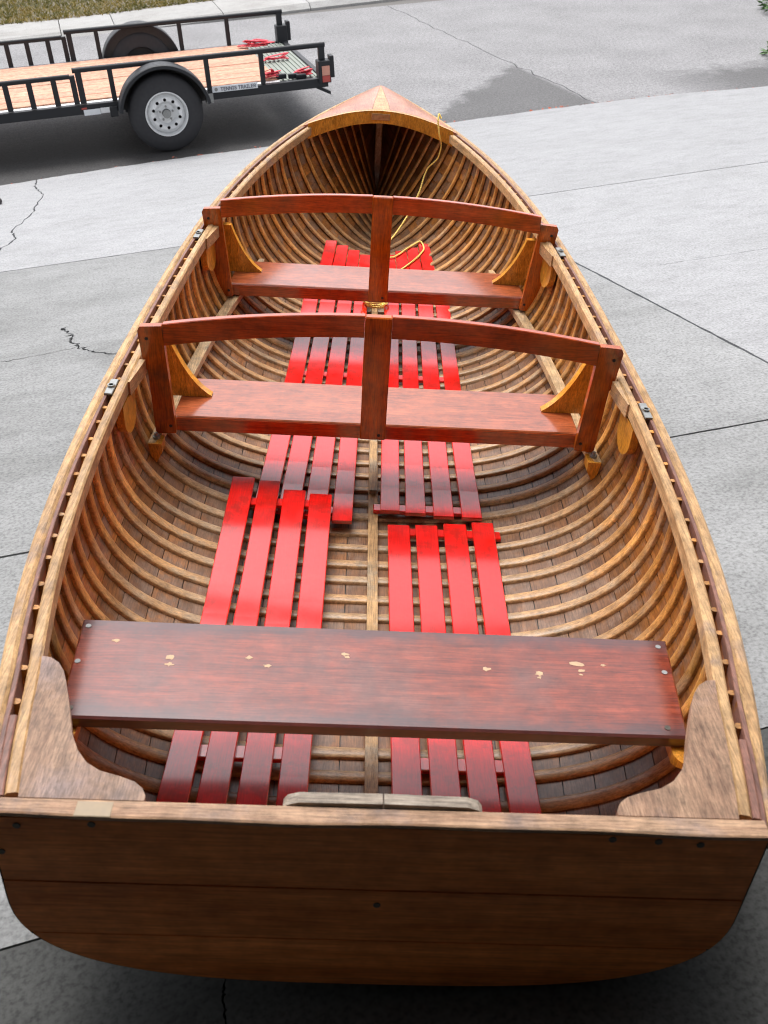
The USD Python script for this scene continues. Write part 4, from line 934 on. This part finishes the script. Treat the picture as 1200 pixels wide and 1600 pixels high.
# red straps heaped on the trailer's rear end
def ribbon(pts, w, th=0.003):
    pts = np.array(pts); T = np.gradient(pts, axis=0); T /= np.linalg.norm(T, axis=1)[:, None]
    S_ = np.cross(T, [0, 0, 1.0]); S_ /= np.maximum(np.linalg.norm(S_, axis=1)[:, None], 1e-6); U = np.cross(S_, T)
    return sweep(pts, lambda i: np.array([pts[i] + S_[i] * a + U[i] * b for a, b in ((-w, -th), (w, -th), (w, th), (-w, th))]))
def heap(seed, c, rx, ry, rz, n, label, extra=()):
    r = np.random.default_rng(seed); th = Thing('red_strap', label, 'strap', (TX + c[0], TY + c[1], c[2]), group='red webbing straps on the trailer')
    P = [np.array([c[0] + rx * math.cos(a * 2.1 + r.normal(0, .3)) * r.uniform(0.3, 1), c[1] + ry * math.sin(a * 2.7) * r.uniform(0.3, 1), c[2] + abs(r.normal(0.0, rz)) + 0.008]) for a in np.linspace(0, 6.28 * n / 7, n)]
    t_ = np.r_[0, np.cumsum(np.linalg.norm(np.diff(P, axis=0), axis=1))]; Q = PchipInterpolator(t_, np.array(P))(np.linspace(0, t_[-1], n * 8)) + [TX, TY, 0]
    th.part('webbing', ribbon(Q, 0.016), 'strap', smooth=40)
    for q in extra: th.part('buckle', box(TX + q[0] - 0.05, TX + q[0] + 0.05, TY + q[1] - 0.02, TY + q[1] + 0.02, q[2], q[2] + 0.045, 0.006), 'steel', smooth=False)
heap(1, (1.08, INS + 0.14, 0.488), 0.10, 0.06, 0.035, 16, 'heaped red webbing strap on the near rear corner of the trailer boards', [(1.17, INS + 0.12, 0.47), (1.29, INS + 0.12, 0.463)])
heap(2, (1.40, INS + 0.16, 0.464), 0.13, 0.05, 0.03, 16, 'red webbing strap beside the near tail light of the trailer', [(1.36, INS + 0.09, 0.457)])
heap(3, (1.25, INS + 1.62, 0.488), 0.24, 0.12, 0.035, 22, 'long red webbing strap strewn along the far rear corner of the trailer')
heap(4, (1.30, INS + 0.98, 0.464), 0.16, 0.04, 0.02, 12, 'red webbing strap lying across the middle of the trailer ramp')

# ------------------------------------------------------------------ conifer shrub at the right edge, by the road
def shrub(name, label, x, y, h, rad, n, seed):
    r = np.random.default_rng(seed); th = Thing(name, label, 'shrub', (x, y, 0.0), group='shrubs at the right edge of the road')
    th.part('trunk', trimesh.creation.cone(0.06, h * 0.9, sections=10).apply_translation((x, y, 0.0)), 'bark', smooth=40)
    V_, F_ = [], []
    for k in range(n):
        zz = r.uniform(0.03, 1) ** 1.1; a = r.uniform(0, 6.28); rr_ = rad * (1 - zz * 0.7) * r.uniform(0.25, 1.0) ** 0.5
        c = np.array([x + rr_ * math.cos(a), y + rr_ * math.sin(a), h * zz + 0.02])
        d = np.array([math.cos(a), math.sin(a), r.normal(0.1, 0.4)]) + r.normal(0, 0.35, 3); d /= np.linalg.norm(d); l = r.uniform(0.06, 0.15)
        s_ = np.cross(d, r.normal(0, 1, 3)); s_ /= np.linalg.norm(s_); w_ = l * 0.16
        i = len(V_); V_ += [c, c + d * l * 0.5 + s_ * w_, c + d * l, c + d * l * 0.5 - s_ * w_]; F_.append([i, i + 1, i + 2, i + 3])
    th.part('crown', (np.array(V_), np.array(F_)), 'leaf_green', smooth=False)
shrub('shrub', 'low green shrub at the right edge of the road near the gutter', 7.80, 1.0, 0.30, 0.50, 1700, 3)
shrub('shrub', 'dark bushy shrub farther up the road at the right edge', 9.42, 3.3, 1.2, 0.62, 3200, 4)
